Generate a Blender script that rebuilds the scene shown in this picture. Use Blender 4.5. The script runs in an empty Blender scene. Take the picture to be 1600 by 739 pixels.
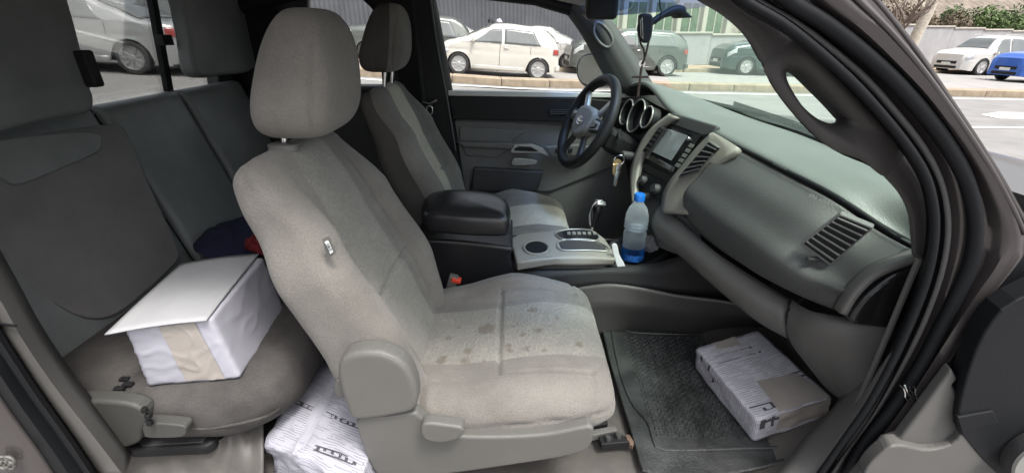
import bpy, bmesh, math, random
from mathutils import Vector, Matrix, noise
random.seed(7)
sc = bpy.context.scene
COL = sc.collection
R = math.radians
# ------------------------------------------------------------ camera, sky, sun, exposure
F = 700.0                      # focal length in pixels of a 1600 px wide picture
CAMH = 1.65
TH = math.atan((369.5 - 46) / F)          # pitch below the horizon
O = Vector((0, 0, CAMH))
cd = bpy.data.cameras.new("camera"); cam = bpy.data.objects.new("camera", cd); COL.objects.link(cam)
cd.sensor_width = 36; cd.lens = 36 * F / 1600; cd.clip_start = 0.02; cd.clip_end = 600
cam.location = O; cam.rotation_euler = (R(90) - TH, 0, 0); sc.camera = cam

SUN_EL, SUN_AZ = R(64), R(140)
w = bpy.data.worlds.new("World"); sc.world = w; w.use_nodes = True
wn = w.node_tree; bg = wn.nodes['Background']
sky = wn.nodes.new('ShaderNodeTexSky'); sky.sky_type = 'NISHITA'; sky.sun_disc = False
sky.sun_elevation = SUN_EL; sky.sun_rotation = SUN_AZ; sky.dust_density = 6; sky.air_density = 1.0; sky.ozone_density = 0.6
hs = wn.nodes.new('ShaderNodeHueSaturation'); hs.inputs['Saturation'].default_value = 0.30
wn.links.new(sky.outputs[0], hs.inputs['Color']); wn.links.new(hs.outputs[0], bg.inputs['Color'])
bg.inputs['Strength'].default_value = 0.15
sl = bpy.data.lights.new("sun", 'SUN'); so = bpy.data.objects.new("sun", sl); COL.objects.link(so)
sl.energy = 1.4; sl.angle = R(12); sl.color = (1, .95, .88)
sdir = Vector((math.sin(SUN_AZ) * math.cos(SUN_EL), math.cos(SUN_AZ) * math.cos(SUN_EL), math.sin(SUN_EL)))
so.rotation_euler = sdir.to_track_quat('Z', 'Y').to_euler()
vs = sc.view_settings; vs.view_transform = 'Standard'; vs.look = 'None'; vs.exposure = 1.18; vs.gamma = 1
sc.cycles.max_bounces = 8; sc.cycles.transparent_max_bounces = 16; sc.cycles.caustics_reflective = False
sc.cycles.diffuse_bounces = 5

# ------------------------------------------------------------ points: x right/forward, y across the truck, z up, camera eye = 0
def ray(px, py):
    u = (px - 800) / F; v = (369.5 - py) / F
    return Vector((u, math.cos(TH) + v * math.sin(TH), v * math.cos(TH) - math.sin(TH)))
def PY(px, py, Y):
    d = ray(px, py); return d * (Y / d.y)
def PZ(px, py, drop):
    d = ray(px, py); return d * (-drop / d.z)
class Pl:
    """a plane through three points; at() drops a picture point on it, off() lifts along its normal"""
    def __init__(s, a, b, c):
        s.o = a; s.n = (b - a).cross(c - a).normalized()
        if s.n.dot(-a) < 0: s.n = -s.n
    def at(s, px, py, off=0):
        d = ray(px, py); o = s.o + s.n * off
        return d * (o.dot(s.n) / d.dot(s.n))
def smooth01(x): x = max(0, min(1, x)); return x * x * (3 - 2 * x)
def lerp(a, b, t): return a + (b - a) * t
def catmull(P, n, closed=False):
    """n points along a smooth curve through P, even in length"""
    m = len(P)
    if m == 2 and not closed: return [P[0].lerp(P[1], i / (n - 1)) for i in range(n)]
    Q = []
    segs = m if closed else m - 1
    for i in range(segs):
        if closed: p = [P[(i + k - 1) % m] for k in range(4)]
        else:
            p = [P[max(0, i - 1)], P[i], P[i + 1], P[min(m - 1, i + 2)]]
        for k in range(12):
            t = k / 12
            Q.append(0.5 * ((2 * p[1]) + (p[2] - p[0]) * t + (2 * p[0] - 5 * p[1] + 4 * p[2] - p[3]) * t * t + (3 * p[1] - p[0] - 3 * p[2] + p[3]) * t ** 3))
    Q.append(P[0] if closed else P[-1])
    L = [0]
    for a, b in zip(Q, Q[1:]): L.append(L[-1] + (b - a).length)
    out = []; j = 0; cnt = n if not closed else n + 1
    for i in range(cnt):
        t = L[-1] * i / (cnt - 1)
        while j < len(L) - 2 and L[j + 1] < t: j += 1
        f = (t - L[j]) / max(1e-9, L[j + 1] - L[j]); out.append(Q[j].lerp(Q[j + 1], max(0, min(1, f))))
    return out[:n]
def tab(x, pts):
    """piecewise smooth table"""
    if x <= pts[0][0]: return pts[0][1]
    for (a, va), (b, vb) in zip(pts, pts[1:]):
        if x <= b: return lerp(va, vb, smooth01((x - a) / (b - a)) * .5 + .5 * (x - a) / (b - a))
    return pts[-1][1]

# ------------------------------------------------------------ materials
def mat(name, col, rough=.6, metal=0, var=.12, vscale=6, bump=0, bscale=300, spec=.5, btype='noise', coat=0, dark=None, sheen=0, weave=0):
    m = bpy.data.materials.new(name); m.use_nodes = True; nt = m.node_tree; N = nt.nodes; L = nt.links
    b = N['Principled BSDF']; b.inputs['Roughness'].default_value = rough; b.inputs['Metallic'].default_value = metal
    b.inputs['Specular IOR Level'].default_value = spec; b.inputs['Coat Weight'].default_value = coat
    b.inputs['Sheen Weight'].default_value = sheen
    tc = N.new('ShaderNodeTexCoord')
    n1 = N.new('ShaderNodeTexNoise'); n1.inputs['Scale'].default_value = vscale; n1.inputs['Detail'].default_value = 5; n1.inputs['Roughness'].default_value = .6
    L.new(tc.outputs['Object'], n1.inputs['Vector'])
    mx = N.new('ShaderNodeMix'); mx.data_type = 'RGBA'
    c = Vector(col); dk = Vector(dark) if dark else c * (1 - var)
    mr = N.new('ShaderNodeMapRange'); mr.inputs['From Min'].default_value = .35; mr.inputs['From Max'].default_value = .65
    L.new(n1.outputs['Fac'], mr.inputs['Value']); L.new(mr.outputs[0], mx.inputs['Factor'])
    mx.inputs['A'].default_value = (*dk, 1); mx.inputs['B'].default_value = (*(c * (1 + var * .5)), 1)
    L.new(mx.outputs['Result'], b.inputs['Base Color'])
    if weave:
        wv = N.new('ShaderNodeTexNoise'); wv.inputs['Scale'].default_value = weave; wv.inputs['Detail'].default_value = 1; L.new(tc.outputs['Object'], wv.inputs['Vector'])
        wm = N.new('ShaderNodeMapRange'); wm.inputs['From Min'].default_value = .3; wm.inputs['From Max'].default_value = .7; wm.inputs['To Min'].default_value = .88; wm.inputs['To Max'].default_value = 1.08
        L.new(wv.outputs['Fac'], wm.inputs['Value'])
        sc_ = N.new('ShaderNodeVectorMath'); sc_.operation = 'SCALE'; L.new(mx.outputs['Result'], sc_.inputs[0]); L.new(wm.outputs[0], sc_.inputs['Scale'])
        L.new(sc_.outputs[0], b.inputs['Base Color'])
    if bump:
        if btype == 'voronoi': t = N.new('ShaderNodeTexVoronoi'); o_ = t.outputs['Distance']
        else: t = N.new('ShaderNodeTexNoise'); t.inputs['Detail'].default_value = 2; o_ = t.outputs['Fac']
        t.inputs['Scale'].default_value = bscale; L.new(tc.outputs['Object'], t.inputs['Vector'])
        bp = N.new('ShaderNodeBump'); bp.inputs['Strength'].default_value = bump; bp.inputs['Distance'].default_value = .002
        L.new(o_, bp.inputs['Height']); L.new(bp.outputs[0], b.inputs['Normal'])
    m['mix'] = mx.name
    return m
def glass(name, tint=(1, 1, 1), refl=1.0, haze=0.0, hazecol=(1, 1, 1)):
    m = bpy.data.materials.new(name); m.use_nodes = True; nt = m.node_tree; N = nt.nodes; L = nt.links
    N.remove(N['Principled BSDF']); out = N['Material Output']
    tr = N.new('ShaderNodeBsdfTransparent'); tr.inputs[0].default_value = (*tint, 1)
    gl = N.new('ShaderNodeBsdfGlossy'); gl.inputs['Roughness'].default_value = .02
    fr = N.new('ShaderNodeFresnel'); fr.inputs[0].default_value = 1.45
    ml = N.new('ShaderNodeMath'); ml.operation = 'MULTIPLY'; ml.inputs[1].default_value = refl; L.new(fr.outputs[0], ml.inputs[0])
    a = N.new('ShaderNodeMixShader'); L.new(ml.outputs[0], a.inputs[0]); L.new(tr.outputs[0], a.inputs[1]); L.new(gl.outputs[0], a.inputs[2])
    last = a
    if haze:
        df = N.new('ShaderNodeBsdfTranslucent'); df.inputs[0].default_value = (*hazecol, 1)
        h = N.new('ShaderNodeMixShader'); h.inputs[0].default_value = haze; L.new(a.outputs[0], h.inputs[1]); L.new(df.outputs[0], h.inputs[2]); last = h
    L.new(last.outputs[0], out.inputs[0]); return m

M = {}
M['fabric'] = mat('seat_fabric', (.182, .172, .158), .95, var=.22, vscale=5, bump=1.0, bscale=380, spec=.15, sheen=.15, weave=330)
M['fabric_shaded'] = mat('shaded_seat_cloth', (.085, .08, .075), .95, var=.15, vscale=9, bump=.4, bscale=420, spec=.15, weave=330)  # darker cloth paints shade on the driver seat's back, near side and headrest
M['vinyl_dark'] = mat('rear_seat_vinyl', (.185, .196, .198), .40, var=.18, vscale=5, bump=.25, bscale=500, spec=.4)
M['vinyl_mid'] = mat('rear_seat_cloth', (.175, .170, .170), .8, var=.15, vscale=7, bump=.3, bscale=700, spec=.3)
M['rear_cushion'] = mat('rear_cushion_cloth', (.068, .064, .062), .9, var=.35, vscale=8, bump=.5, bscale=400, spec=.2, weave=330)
M['rubber'] = mat('rubber_seal', (.010, .011, .013), .55, bump=.1, bscale=200, spec=.18)
M['black'] = mat('black_plastic', (.013, .013, .014), .5, bump=.3, bscale=900, spec=.25)
M['gloss_black'] = mat('gloss_black', (.012, .012, .013), .18, spec=.5, var=.05)
M['wheel_leather'] = mat('wheel_leather', (.020, .019, .018), .5, bump=.2, bscale=420, spec=.3)
M['black_leather'] = mat('black_leather', (.018, .018, .020), .22, bump=.15, bscale=420, btype='voronoi', spec=.5)
M['charcoal'] = mat('charcoal_plastic', (.040, .040, .042), .48, bump=.35, bscale=650, btype='voronoi', spec=.5, var=.08)
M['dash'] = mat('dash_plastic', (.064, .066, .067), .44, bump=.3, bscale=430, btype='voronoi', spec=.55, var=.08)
M['dash_top'] = mat('dash_top_plastic', (.115, .128, .122), .42, bump=.25, bscale=430, btype='voronoi', spec=.7, var=.10)  # paler and greener than the fascia: sky reflection painted into the colour
M['trim_grey'] = mat('grey_trim', (.115, .112, .108), .5, bump=.25, bscale=700, btype='voronoi', spec=.45, var=.08)
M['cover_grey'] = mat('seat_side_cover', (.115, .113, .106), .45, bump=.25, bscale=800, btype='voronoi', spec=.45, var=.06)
M['pillar_trim'] = mat('pillar_trim', (.062, .058, .058), .6, bump=.3, bscale=800, btype='voronoi', spec=.4, var=.06)
M['door_grey'] = mat('door_trim', (.13, .13, .13), .5, bump=.25, bscale=700, btype='voronoi', spec=.45, var=.08)
M['silver'] = mat('silver_trim', (.36, .36, .34), .32, metal=.55, spec=.5, var=.04)
M['sill_sheen'] = mat('sky_sheen_sill', (.62, .62, .60), .35, var=.05)  # pale tone paints the sky's reflection on the far window sill
M['champagne'] = mat('champagne_trim', (.235, .225, .20), .48, metal=.0, spec=.5, var=.05)
M['chrome'] = mat('chrome', (.75, .75, .75), .12, metal=1, var=.03)
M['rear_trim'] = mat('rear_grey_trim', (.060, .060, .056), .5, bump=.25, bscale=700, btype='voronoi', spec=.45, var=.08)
M['beige'] = mat('beige_trim', (.098, .096, .092), .55, bump=.2, bscale=800, spec=.4, var=.06)
M['headliner'] = mat('headliner', (.42, .40, .36), .95, bump=.3, bscale=600, spec=.1)
M['paint'] = mat('brown_grey_paint', (.085, .076, .076), .35, metal=.4, coat=.4, var=.06, vscale=3)
M['floor_vinyl'] = mat('floor_vinyl', (.092, .086, .079), .5, var=.25, vscale=6, bump=.35, bscale=300, spec=.4)
M['floor_dark'] = mat('floor_dark_vinyl', (.065, .062, .060), .42, var=.2, vscale=6, bump=.3, bscale=300, spec=.5)
M['mat_rubber'] = mat('floor_mat_rubber', (.042, .044, .044), .32, var=.5, vscale=14, bump=.5, bscale=170, btype='voronoi', spec=.6)
M['paper'] = mat('white_paper', (.40, .40, .455), .75, var=.05, vscale=10, spec=.2)
M['card'] = mat('white_card', (.355, .36, .375), .8, var=.06, vscale=12, spec=.2)
M['tape'] = mat('tan_tape', (.355, .325, .30), .42, var=.10, vscale=14, spec=.5)
M['red'] = mat('red_plastic', (.65, .06, .03), .4)
M['rust'] = mat('rusty_steel', (.13, .085, .06), .7, var=.4, vscale=60)
M['bluecap'] = mat('blue_cap', (.01, .16, .62), .35)
M['navy_print'] = mat('blue_label_print', (.02, .12, .45), .4, var=.6, vscale=90)
M['navy'] = mat('navy_cloth', (.012, .014, .045), .9, bump=.4, bscale=200)
M['redcloth'] = mat('red_cloth', (.16, .012, .015), .9, bump=.4, bscale=200)
M['ink'] = mat('black_ink', (.07, .07, .08), .8)
M['white_plastic'] = mat('white_plastic', (.72, .74, .76), .4)
M['screen'] = mat('display_glass', (.42, .46, .47), .12, metal=.35, spec=.9, var=.03)
M['bead'] = mat('brown_bead', (.05, .03, .02), .35)
M['brass'] = mat('brass_key', (.55, .42, .22), .3, metal=.9)
M['glass_clear'] = glass('side_glass', (.97, .98, .97), .7)
M['glass_wind'] = glass('windscreen_glass', (.84, .98, .89), .07, .05, (.62, .85, .75))  # mint haze paints the dashboard's reflection as a veil in the glass
M['glass_band'] = glass('blue_shade_band', (.22, .38, .75), .4)
M['bottle'] = glass('bottle_plastic', (.92, .95, .97), 1.6, .62, (.92, .96, 1))
M['label'] = glass('blue_bottle_label', (.35, .65, .95), 1.0, .55, (.18, .42, .85))

# insert cloth: fine ribbed weave, with round dark stains where they are given
def insert_cloth(name, spots=(), col=(.31, .295, .26)):
    m = mat(name, col, .95, var=.10, vscale=11, spec=.15, sheen=.15)
    nt = m.node_tree; N = nt.nodes; L = nt.links; b = N['Principled BSDF']; mx = N[m['mix']]
    tc = N.new('ShaderNodeTexCoord'); mp = N.new('ShaderNodeMapping'); mp.inputs['Scale'].default_value = (170, 95, 170)
    L.new(tc.outputs['Object'], mp.inputs['Vector'])
    ck = N.new('ShaderNodeTexVoronoi'); ck.inputs['Scale'].default_value = 1; L.new(mp.outputs[0], ck.inputs['Vector'])
    bp = N.new('ShaderNodeBump'); bp.inputs['Strength'].default_value = .7; bp.inputs['Distance'].default_value = .003
    L.new(ck.outputs['Distance'], bp.inputs['Height']); L.new(bp.outputs[0], b.inputs['Normal'])
    m2 = N.new('ShaderNodeMix'); m2.data_type = 'RGBA'; m2.blend_type = 'MULTIPLY'; m2.inputs['Factor'].default_value = .22
    L.new(mx.outputs['Result'], m2.inputs['A']); L.new(ck.outputs['Distance'], m2.inputs['B'])
    last = m2.outputs['Result']
    if spots:
        nz = N.new('ShaderNodeTexNoise'); nz.inputs['Scale'].default_value = 60; L.new(tc.outputs['Object'], nz.inputs['Vector'])
        acc = None
        fl_ = N.new('ShaderNodeVectorMath'); fl_.operation = 'MULTIPLY'; fl_.inputs[1].default_value = (1, 1, 0); L.new(tc.outputs['Object'], fl_.inputs[0])
        for (x, y, z, r) in spots:
            d = N.new('ShaderNodeVectorMath'); d.operation = 'DISTANCE'; L.new(fl_.outputs[0], d.inputs[0]); d.inputs[1].default_value = (x, y, 0)
            a = N.new('ShaderNodeMath'); a.operation = 'MULTIPLY_ADD'; a.inputs[1].default_value = .034; L.new(nz.outputs['Fac'], a.inputs[0]); L.new(d.outputs['Value'], a.inputs[2])
            q = N.new('ShaderNodeMapRange'); q.inputs['From Min'].default_value = r + .005 + .017; q.inputs['From Max'].default_value = r + .017 - .004
            L.new(a.outputs[0], q.inputs['Value'])
            if acc is None: acc = q.outputs[0]
            else:
                k = N.new('ShaderNodeMath'); k.operation = 'MAXIMUM'; L.new(acc, k.inputs[0]); L.new(q.outputs[0], k.inputs[1]); acc = k.outputs[0]
        g = N.new('ShaderNodeMath'); g.operation = 'MULTIPLY'; g.inputs[1].default_value = .70; L.new(acc, g.inputs[0])
        m3 = N.new('ShaderNodeMix'); m3.data_type = 'RGBA'; L.new(g.outputs[0], m3.inputs['Factor']); L.new(last, m3.inputs['A']); m3.inputs['B'].default_value = (.12, .10, .08, 1)
        last = m3.outputs['Result']
    L.new(last, b.inputs['Base Color']); return m

# printed form paper: rows of tiny broken lines
def print_paper(name, axis=1, rows=210, base=(.50, .49, .54)):
    m = mat(name, base, .6, var=.06, vscale=9, spec=.3)
    nt = m.node_tree; N = nt.nodes; L = nt.links; b = N['Principled BSDF']; mx = N[m['mix']]
    tc = N.new('ShaderNodeTexCoord'); sp = N.new('ShaderNodeSeparateXYZ'); L.new(tc.outputs['UV'], sp.inputs[0])
    row = N.new('ShaderNodeMath'); row.operation = 'MULTIPLY'; row.inputs[1].default_value = rows; L.new(sp.outputs[axis], row.inputs[0])
    fr = N.new('ShaderNodeMath'); fr.operation = 'FRACT'; L.new(row.outputs[0], fr.inputs[0])
    lt = N.new('ShaderNodeMath'); lt.operation = 'LESS_THAN'; lt.inputs[1].default_value = .30; L.new(fr.outputs[0], lt.inputs[0])
    fl = N.new('ShaderNodeMath'); fl.operation = 'FLOOR'; L.new(row.outputs[0], fl.inputs[0])
    cb = N.new('ShaderNodeCombineXYZ'); k = N.new('ShaderNodeMath'); k.operation = 'MULTIPLY'; k.inputs[1].default_value = 60
    L.new(sp.outputs[1 - axis], k.inputs[0]); L.new(k.outputs[0], cb.inputs[0])
    k2 = N.new('ShaderNodeMath'); k2.operation = 'MULTIPLY'; k2.inputs[1].default_value = 7.3; L.new(fl.outputs[0], k2.inputs[0]); L.new(k2.outputs[0], cb.inputs[1])
    nz = N.new('ShaderNodeTexNoise'); nz.inputs['Scale'].default_value = 1.0; L.new(cb.outputs[0], nz.inputs['Vector'])
    g1 = N.new('ShaderNodeMath'); g1.operation = 'GREATER_THAN'; g1.inputs[1].default_value = .34; L.new(nz.outputs['Fac'], g1.inputs[0])
    cb2 = N.new('ShaderNodeCombineXYZ'); k3 = N.new('ShaderNodeMath'); k3.operation = 'MULTIPLY'; k3.inputs[1].default_value = 3.5; L.new(sp.outputs[1 - axis], k3.inputs[0]); L.new(k3.outputs[0], cb2.inputs[0])
    k4 = N.new('ShaderNodeMath'); k4.operation = 'MULTIPLY'; k4.inputs[1].default_value = .9; L.new(fl.outputs[0], k4.inputs[0]); L.new(k4.outputs[0], cb2.inputs[1])
    n2 = N.new('ShaderNodeTexNoise'); n2.inputs['Scale'].default_value = 1; L.new(cb2.outputs[0], n2.inputs['Vector'])
    g2 = N.new('ShaderNodeMath'); g2.operation = 'GREATER_THAN'; g2.inputs[1].default_value = .46; L.new(n2.outputs['Fac'], g2.inputs[0])
    a = N.new('ShaderNodeMath'); a.operation = 'MULTIPLY'; L.new(lt.outputs[0], a.inputs[0]); L.new(g1.outputs[0], a.inputs[1])
    c = N.new('ShaderNodeMath'); c.operation = 'MULTIPLY'; L.new(a.outputs[0], c.inputs[0]); L.new(g2.outputs[0], c.inputs[1])
    e = N.new('ShaderNodeMath'); e.operation = 'MULTIPLY'; e.inputs[1].default_value = .50; L.new(c.outputs[0], e.inputs[0])
    m3 = N.new('ShaderNodeMix'); m3.data_type = 'RGBA'; L.new(e.outputs[0], m3.inputs['Factor']); L.new(mx.outputs['Result'], m3.inputs['A']); m3.inputs['B'].default_value = (.07, .07, .09, 1)
    L.new(m3.outputs['Result'], b.inputs['Base Color']); return m
M['gauge'] = mat('gauge_face_black', (.01, .01, .012), .5)
M['print'] = print_paper('printed_form_paper', 1, 40)
M['print_white'] = print_paper('printed_white_paper', 1, 46, (.40, .40, .455))

# ------------------------------------------------------------ object helpers
def root(name, loc, label, cat, group=None, rot=(0, 0, 0), kind=None):
    """an Empty at the thing's base; loc is given relative to the eye"""
    o = bpy.data.objects.new(name, None); COL.objects.link(o); o.location = Vector(loc) + O; o.rotation_euler = rot
    o.empty_display_size = .1
    if label: o['label'] = label
    if cat: o['category'] = cat
    if group: o['group'] = group
    if kind: o['kind'] = kind
    return o
def tag(o, label=None, cat=None, group=None, kind=None):
    for k, v in (('label', label), ('category', cat), ('group', group), ('kind', kind)):
        if v: o[k] = v
    return o
def wloc(p):
    v = Vector((0, 0, 0))
    while p is not None: v = v + p.location; p = p.parent
    return v
def obj(name, verts, faces, m, parent=None, smooth=True, fmat=None, uv=None, local=False, sharp=None):
    """verts relative to the eye (or local=True: in the parent's own frame)"""
    me = bpy.data.meshes.new(name)
    off = Vector((0, 0, 0)) if local else O - wloc(parent)
    me.from_pydata([tuple(Vector(v) + off) for v in verts], [], faces)
    ms = m if isinstance(m, (list, tuple)) else [m]
    for a in ms: me.materials.append(a)
    if fmat: me.polygons.foreach_set('material_index', fmat)
    me.polygons.foreach_set('use_smooth', [smooth] * len(me.polygons))
    if uv:
        l = me.uv_layers.new(name='UVMap')
        for lp in me.loops: l.data[lp.index].uv = uv[lp.vertex_index]
    me.update()
    o = bpy.data.objects.new(name, me); COL.objects.link(o); o.parent = parent
    if sharp is not None and smooth:
        bm = bmesh.new(); bm.from_mesh(me); a = R(sharp)
        bmesh.ops.recalc_face_normals(bm, faces=bm.faces)
        for e in bm.edges:
            if len(e.link_faces) == 2 and e.calc_face_angle(0) > a: e.smooth = False
        bm.to_mesh(me); bm.free()
    else:
        bm = bmesh.new(); bm.from_mesh(me); bmesh.ops.recalc_face_normals(bm, faces=bm.faces); bm.to_mesh(me); bm.free()
    return o
def part(name, parent, loc=None):
    o = bpy.data.objects.new(name, None); COL.objects.link(o); o.parent = parent; o.empty_display_size = .05
    if loc is not None: o.location = Vector(loc) + O - wloc(parent)
    return o
def bev(o, wd=.004, seg=2, ang=35):
    b = o.modifiers.new('bevel', 'BEVEL'); b.width = wd; b.segments = seg; b.limit_method = 'ANGLE'; b.angle_limit = R(ang); return o
def solid(o, t, off=-1):
    s = o.modifiers.new('thick', 'SOLIDIFY'); s.thickness = t; s.offset = off; return o
def subs(o, n=1):
    s = o.modifiers.new('subd', 'SUBSURF'); s.levels = n; s.render_levels = n; return o
def grid(rows, cu=False, cv=False, caps=False):
    V = [p for r in rows for p in r]; nu = len(rows); nv = len(rows[0]); Fc = []
    for i in range(nu if cu else nu - 1):
        for j in range(nv if cv else nv - 1):
            a = i * nv + j; b = i * nv + (j + 1) % nv; c = ((i + 1) % nu) * nv + (j + 1) % nv; d = ((i + 1) % nu) * nv + j
            Fc.append((a, b, c, d))
    if caps: Fc.append(tuple(range(nv))[::-1]); Fc.append(tuple((nu - 1) * nv + k for k in range(nv)))
    return V, Fc
def plate(name, P, n, th, m, parent=None, bevel=.0015, local=False, seg=2):
    """polygon P pushed back by th along -n"""
    k = len(P); n = Vector(n).normalized()
    V = [Vector(p) for p in P] + [Vector(p) - n * th for p in P]
    Fc = [tuple(range(k)), tuple(range(k, 2 * k))[::-1]] + [(i, (i + 1) % k, k + (i + 1) % k, k + i) for i in range(k)]
    o = obj(name, V, Fc, m, parent, smooth=False, local=local)
    if bevel: bev(o, bevel, seg)
    return o
def box(name, c, s, m, parent=None, rot=None, bevel=.003, local=False, seg=2):
    mt = rot if rot is not None else Matrix.Identity(3)
    V = [Vector(c) + mt @ Vector((x * s[0] / 2, y * s[1] / 2, z * s[2] / 2)) for x in (-1, 1) for y in (-1, 1) for z in (-1, 1)]
    Fc = [(0, 1, 3, 2), (4, 6, 7, 5), (0, 4, 5, 1), (2, 3, 7, 6), (0, 2, 6, 4), (1, 5, 7, 3)]
    o = obj(name, V, Fc, m, parent, smooth=False, local=local)
    if bevel: bev(o, bevel, seg)
    return o
def tubeV(path, rad, sides=10, closed=False, flat=1.0):
    rows = []; n = len(path)
    up = Vector((0, 0, 1)); prev = None
    for i, p in enumerate(path):
        a = path[(i - 1) % n] if (closed or i) else path[0]; b = path[(i + 1) % n] if (closed or i < n - 1) else path[-1]
        t = (b - a).normalized()
        if prev is None:
            s = t.cross(up)
            if s.length < .1: s = t.cross(Vector((0, 1, 0)))
            s.normalize()
        else: s = (prev - t * prev.dot(t)).normalized()
        prev = s; q = t.cross(s)
        r = rad[i] if isinstance(rad, (list, tuple)) else rad
        rows.append([p + (s * math.cos(k * 2 * math.pi / sides) + q * math.sin(k * 2 * math.pi / sides) * flat) * r for k in range(sides)])
    return rows
def tube(name, path, rad, m, parent=None, sides=10, closed=False, local=False, flat=1.0):
    rows = tubeV(path, rad, sides, closed, flat)
    V, Fc = grid(rows, cu=closed, cv=True, caps=not closed)
    return obj(name, V, Fc, m, parent, local=local, sharp=50)
def lathe(name, prof, c, ax, m, parent=None, n=32, local=False, sharp=35, sx=1.0):
    """prof: (radius, height along ax)"""
    ax = Vector(ax).normalized(); s = ax.cross(Vector((0, 0, 1)));
    if s.length < .05: s = Vector((1, 0, 0))
    s.normalize(); q = ax.cross(s); c = Vector(c)
    rows = [[c + ax * h + (s * math.cos(k * 2 * math.pi / n) * sx + q * math.sin(k * 2 * math.pi / n)) * max(r, 1e-5) for k in range(n)] for r, h in prof]
    V, Fc = grid(rows, cv=True, caps=True)
    return obj(name, V, Fc, m, parent, local=local, sharp=sharp)
def skin(name, lines, m, parent=None, n=40, sub=1, th=.01, fm=None, sharp=60, cross=False):
    """a strip surface through several long lines, each smoothed and evened to n points; th = sheet thickness pushed away"""
    L = [catmull([Vector(p) for p in l], n) for l in lines]
    rows = []; idx = []
    for a in range(len(L) - 1):
        for k in range(sub):
            t = k / sub; rows.append([L[a][i].lerp(L[a + 1][i], t) for i in range(n)]); idx.append(a)
    rows.append(L[-1])
    if cross:
        cols = [catmull([l[i] for l in L], (len(L) - 1) * sub + 1) for i in range(n)]; rows = [[c[k] for c in cols] for k in range((len(L) - 1) * sub + 1)]
    V, Fc = grid(rows)
    fmat = None
    if fm: fmat = [fm[idx[i // (n - 1)]] for i in range(len(Fc))]
    # face the eye
    c = sum((Vector(v) for v in V), Vector()) / len(V)
    o = obj(name, V, Fc, m, parent, fmat=fmat)
    me = o.data; s = 0
    for p in me.polygons:
        s += p.normal.dot((O - wloc(parent)) - p.center) * p.area
    if s < 0: me.flip_normals()
    bm = bmesh.new(); bm.from_mesh(me)
    for e in bm.edges:
        if len(e.link_faces) == 2 and e.calc_face_angle(0) > R(sharp): e.smooth = False
    bm.to_mesh(me); bm.free()
    if th: solid(o, th)
    return o
def text(name, s, size, mtx, m, parent=None, ext=.0004, offs=0.0):
    cu = bpy.data.curves.new(name, 'FONT'); cu.body = s; cu.size = size; cu.extrude = ext; cu.align_x = 'CENTER'; cu.align_y = 'CENTER'; cu.resolution_u = 2; cu.offset = offs
    t = bpy.data.objects.new(name, cu); COL.objects.link(t)
    dg = bpy.context.evaluated_depsgraph_get(); dg.update()
    me = bpy.data.meshes.new_from_object(t.evaluated_get(dg)); bpy.data.objects.remove(t)
    me.materials.clear(); me.materials.append(m)
    off = Matrix.Translation(O - wloc(parent))
    me.transform(off @ mtx)
    o = bpy.data.objects.new(name, me); COL.objects.link(o); o.parent = parent; return o
def frame(c, x, y):
    """matrix with origin c, x axis along x and y axis near y"""
    x = Vector(x).normalized(); z = x.cross(Vector(y)).normalized(); y = z.cross(x)
    m = Matrix((x, y, z)).transposed().to_4x4(); m.translation = c; return m
def copy_tree(o, parent=None):
    c = o.copy(); COL.objects.link(c); c.parent = parent
    for ch in list(o.children): copy_tree(ch, c)
    return c
# ============================================================ THE TRUCK
truck = root('pickup_truck', (0, 1.4, -1.65), 'brown-grey pickup truck seen through its open doors, grey cloth seats and charcoal dashboard inside', 'pickup truck')
T = truck
YN, YF = .64, 2.13        # near door opening and far door skin
V3 = Vector
# ---- cabin floor: rear part, hump, front footwell
def floor_z(x, y):
    z = -1.0
    if x > .55: z += (x - .55) * .35
    hump = smooth01((y - 1.34) / .10) * smooth01((1.82 - y) / .12); z += .13 * hump
    if x < -.62: z += .02
    return z
rows = []
for i in range(60):
    x = -1.25 + i * 2.3 / 59
    rows.append([V3((x, y, floor_z(x, y) + .006 * noise.noise(V3((x * 7, y * 7, 0))))) for y in [YN - .02 + j * (YF - YN + .02) / 50 for j in range(51)]])
V, Fc = grid(rows); fl = obj('cabin_floor', V, Fc, M['floor_vinyl'], T); solid(fl, .03)
# sill step under the near opening
def PYl(*a): return [PY(*p) for p in a]
sill = skin('door_sill', [[(-1.3, YN + .02, -.985), (1.0, YN + .02, -.985)], [(-1.3, YN - .05, -.99), (1.0, YN - .05, -.99)], [(-1.3, YN - .13, -1.03), (1.0, YN - .13, -1.03)], [(-1.3, YN - .15, -1.25), (1.0, YN - .15, -1.25)]], M['trim_grey'], T, n=6, th=.01)
# firewall and footwell front
obj('firewall', *grid([[V3((1.02, y, z)) for z in (-1.1, -.3)] for y in (YN, YF)]), M['floor_dark'], T)
# roof, headliner
rows = [[V3((x, y, .165 + .03 * math.sin(math.pi * (y - .55) / (YF - .5)) + .03 * math.sin(math.pi * (x + 1.3) / 1.7))) for y in [.60 + j * (YF + .02 - .60) / 14 for j in range(15)]] for x in [-1.30 + i * 1.62 / 14 for i in range(15)]]
V, Fc = grid(rows); r_ = obj('headliner', V, Fc, M['headliner'], T)
rows = [[p + V3((0, 0, .05)) for p in r] for r in rows]
V, Fc = grid(rows); rf = obj('roof', V, Fc, M['paint'], T); solid(rf, .01)
# rails of the roof over the doors
tube('roof_rail', [V3((-1.32, .60, .06)), V3((-.9, .60, .16)), V3((-.3, .60, .185)), V3((.1, .62, .13)), V3((.26, .66, .07))], .03, M['paint'], T)
tube('roof_rail', [V3((-1.30, YF, .06)), V3((-.9, YF, .14)), V3((-.3, YF, .16)), V3((.1, YF, .12)), V3((.25, YF - .02, .08))], .032, M['black'], T)
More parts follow.
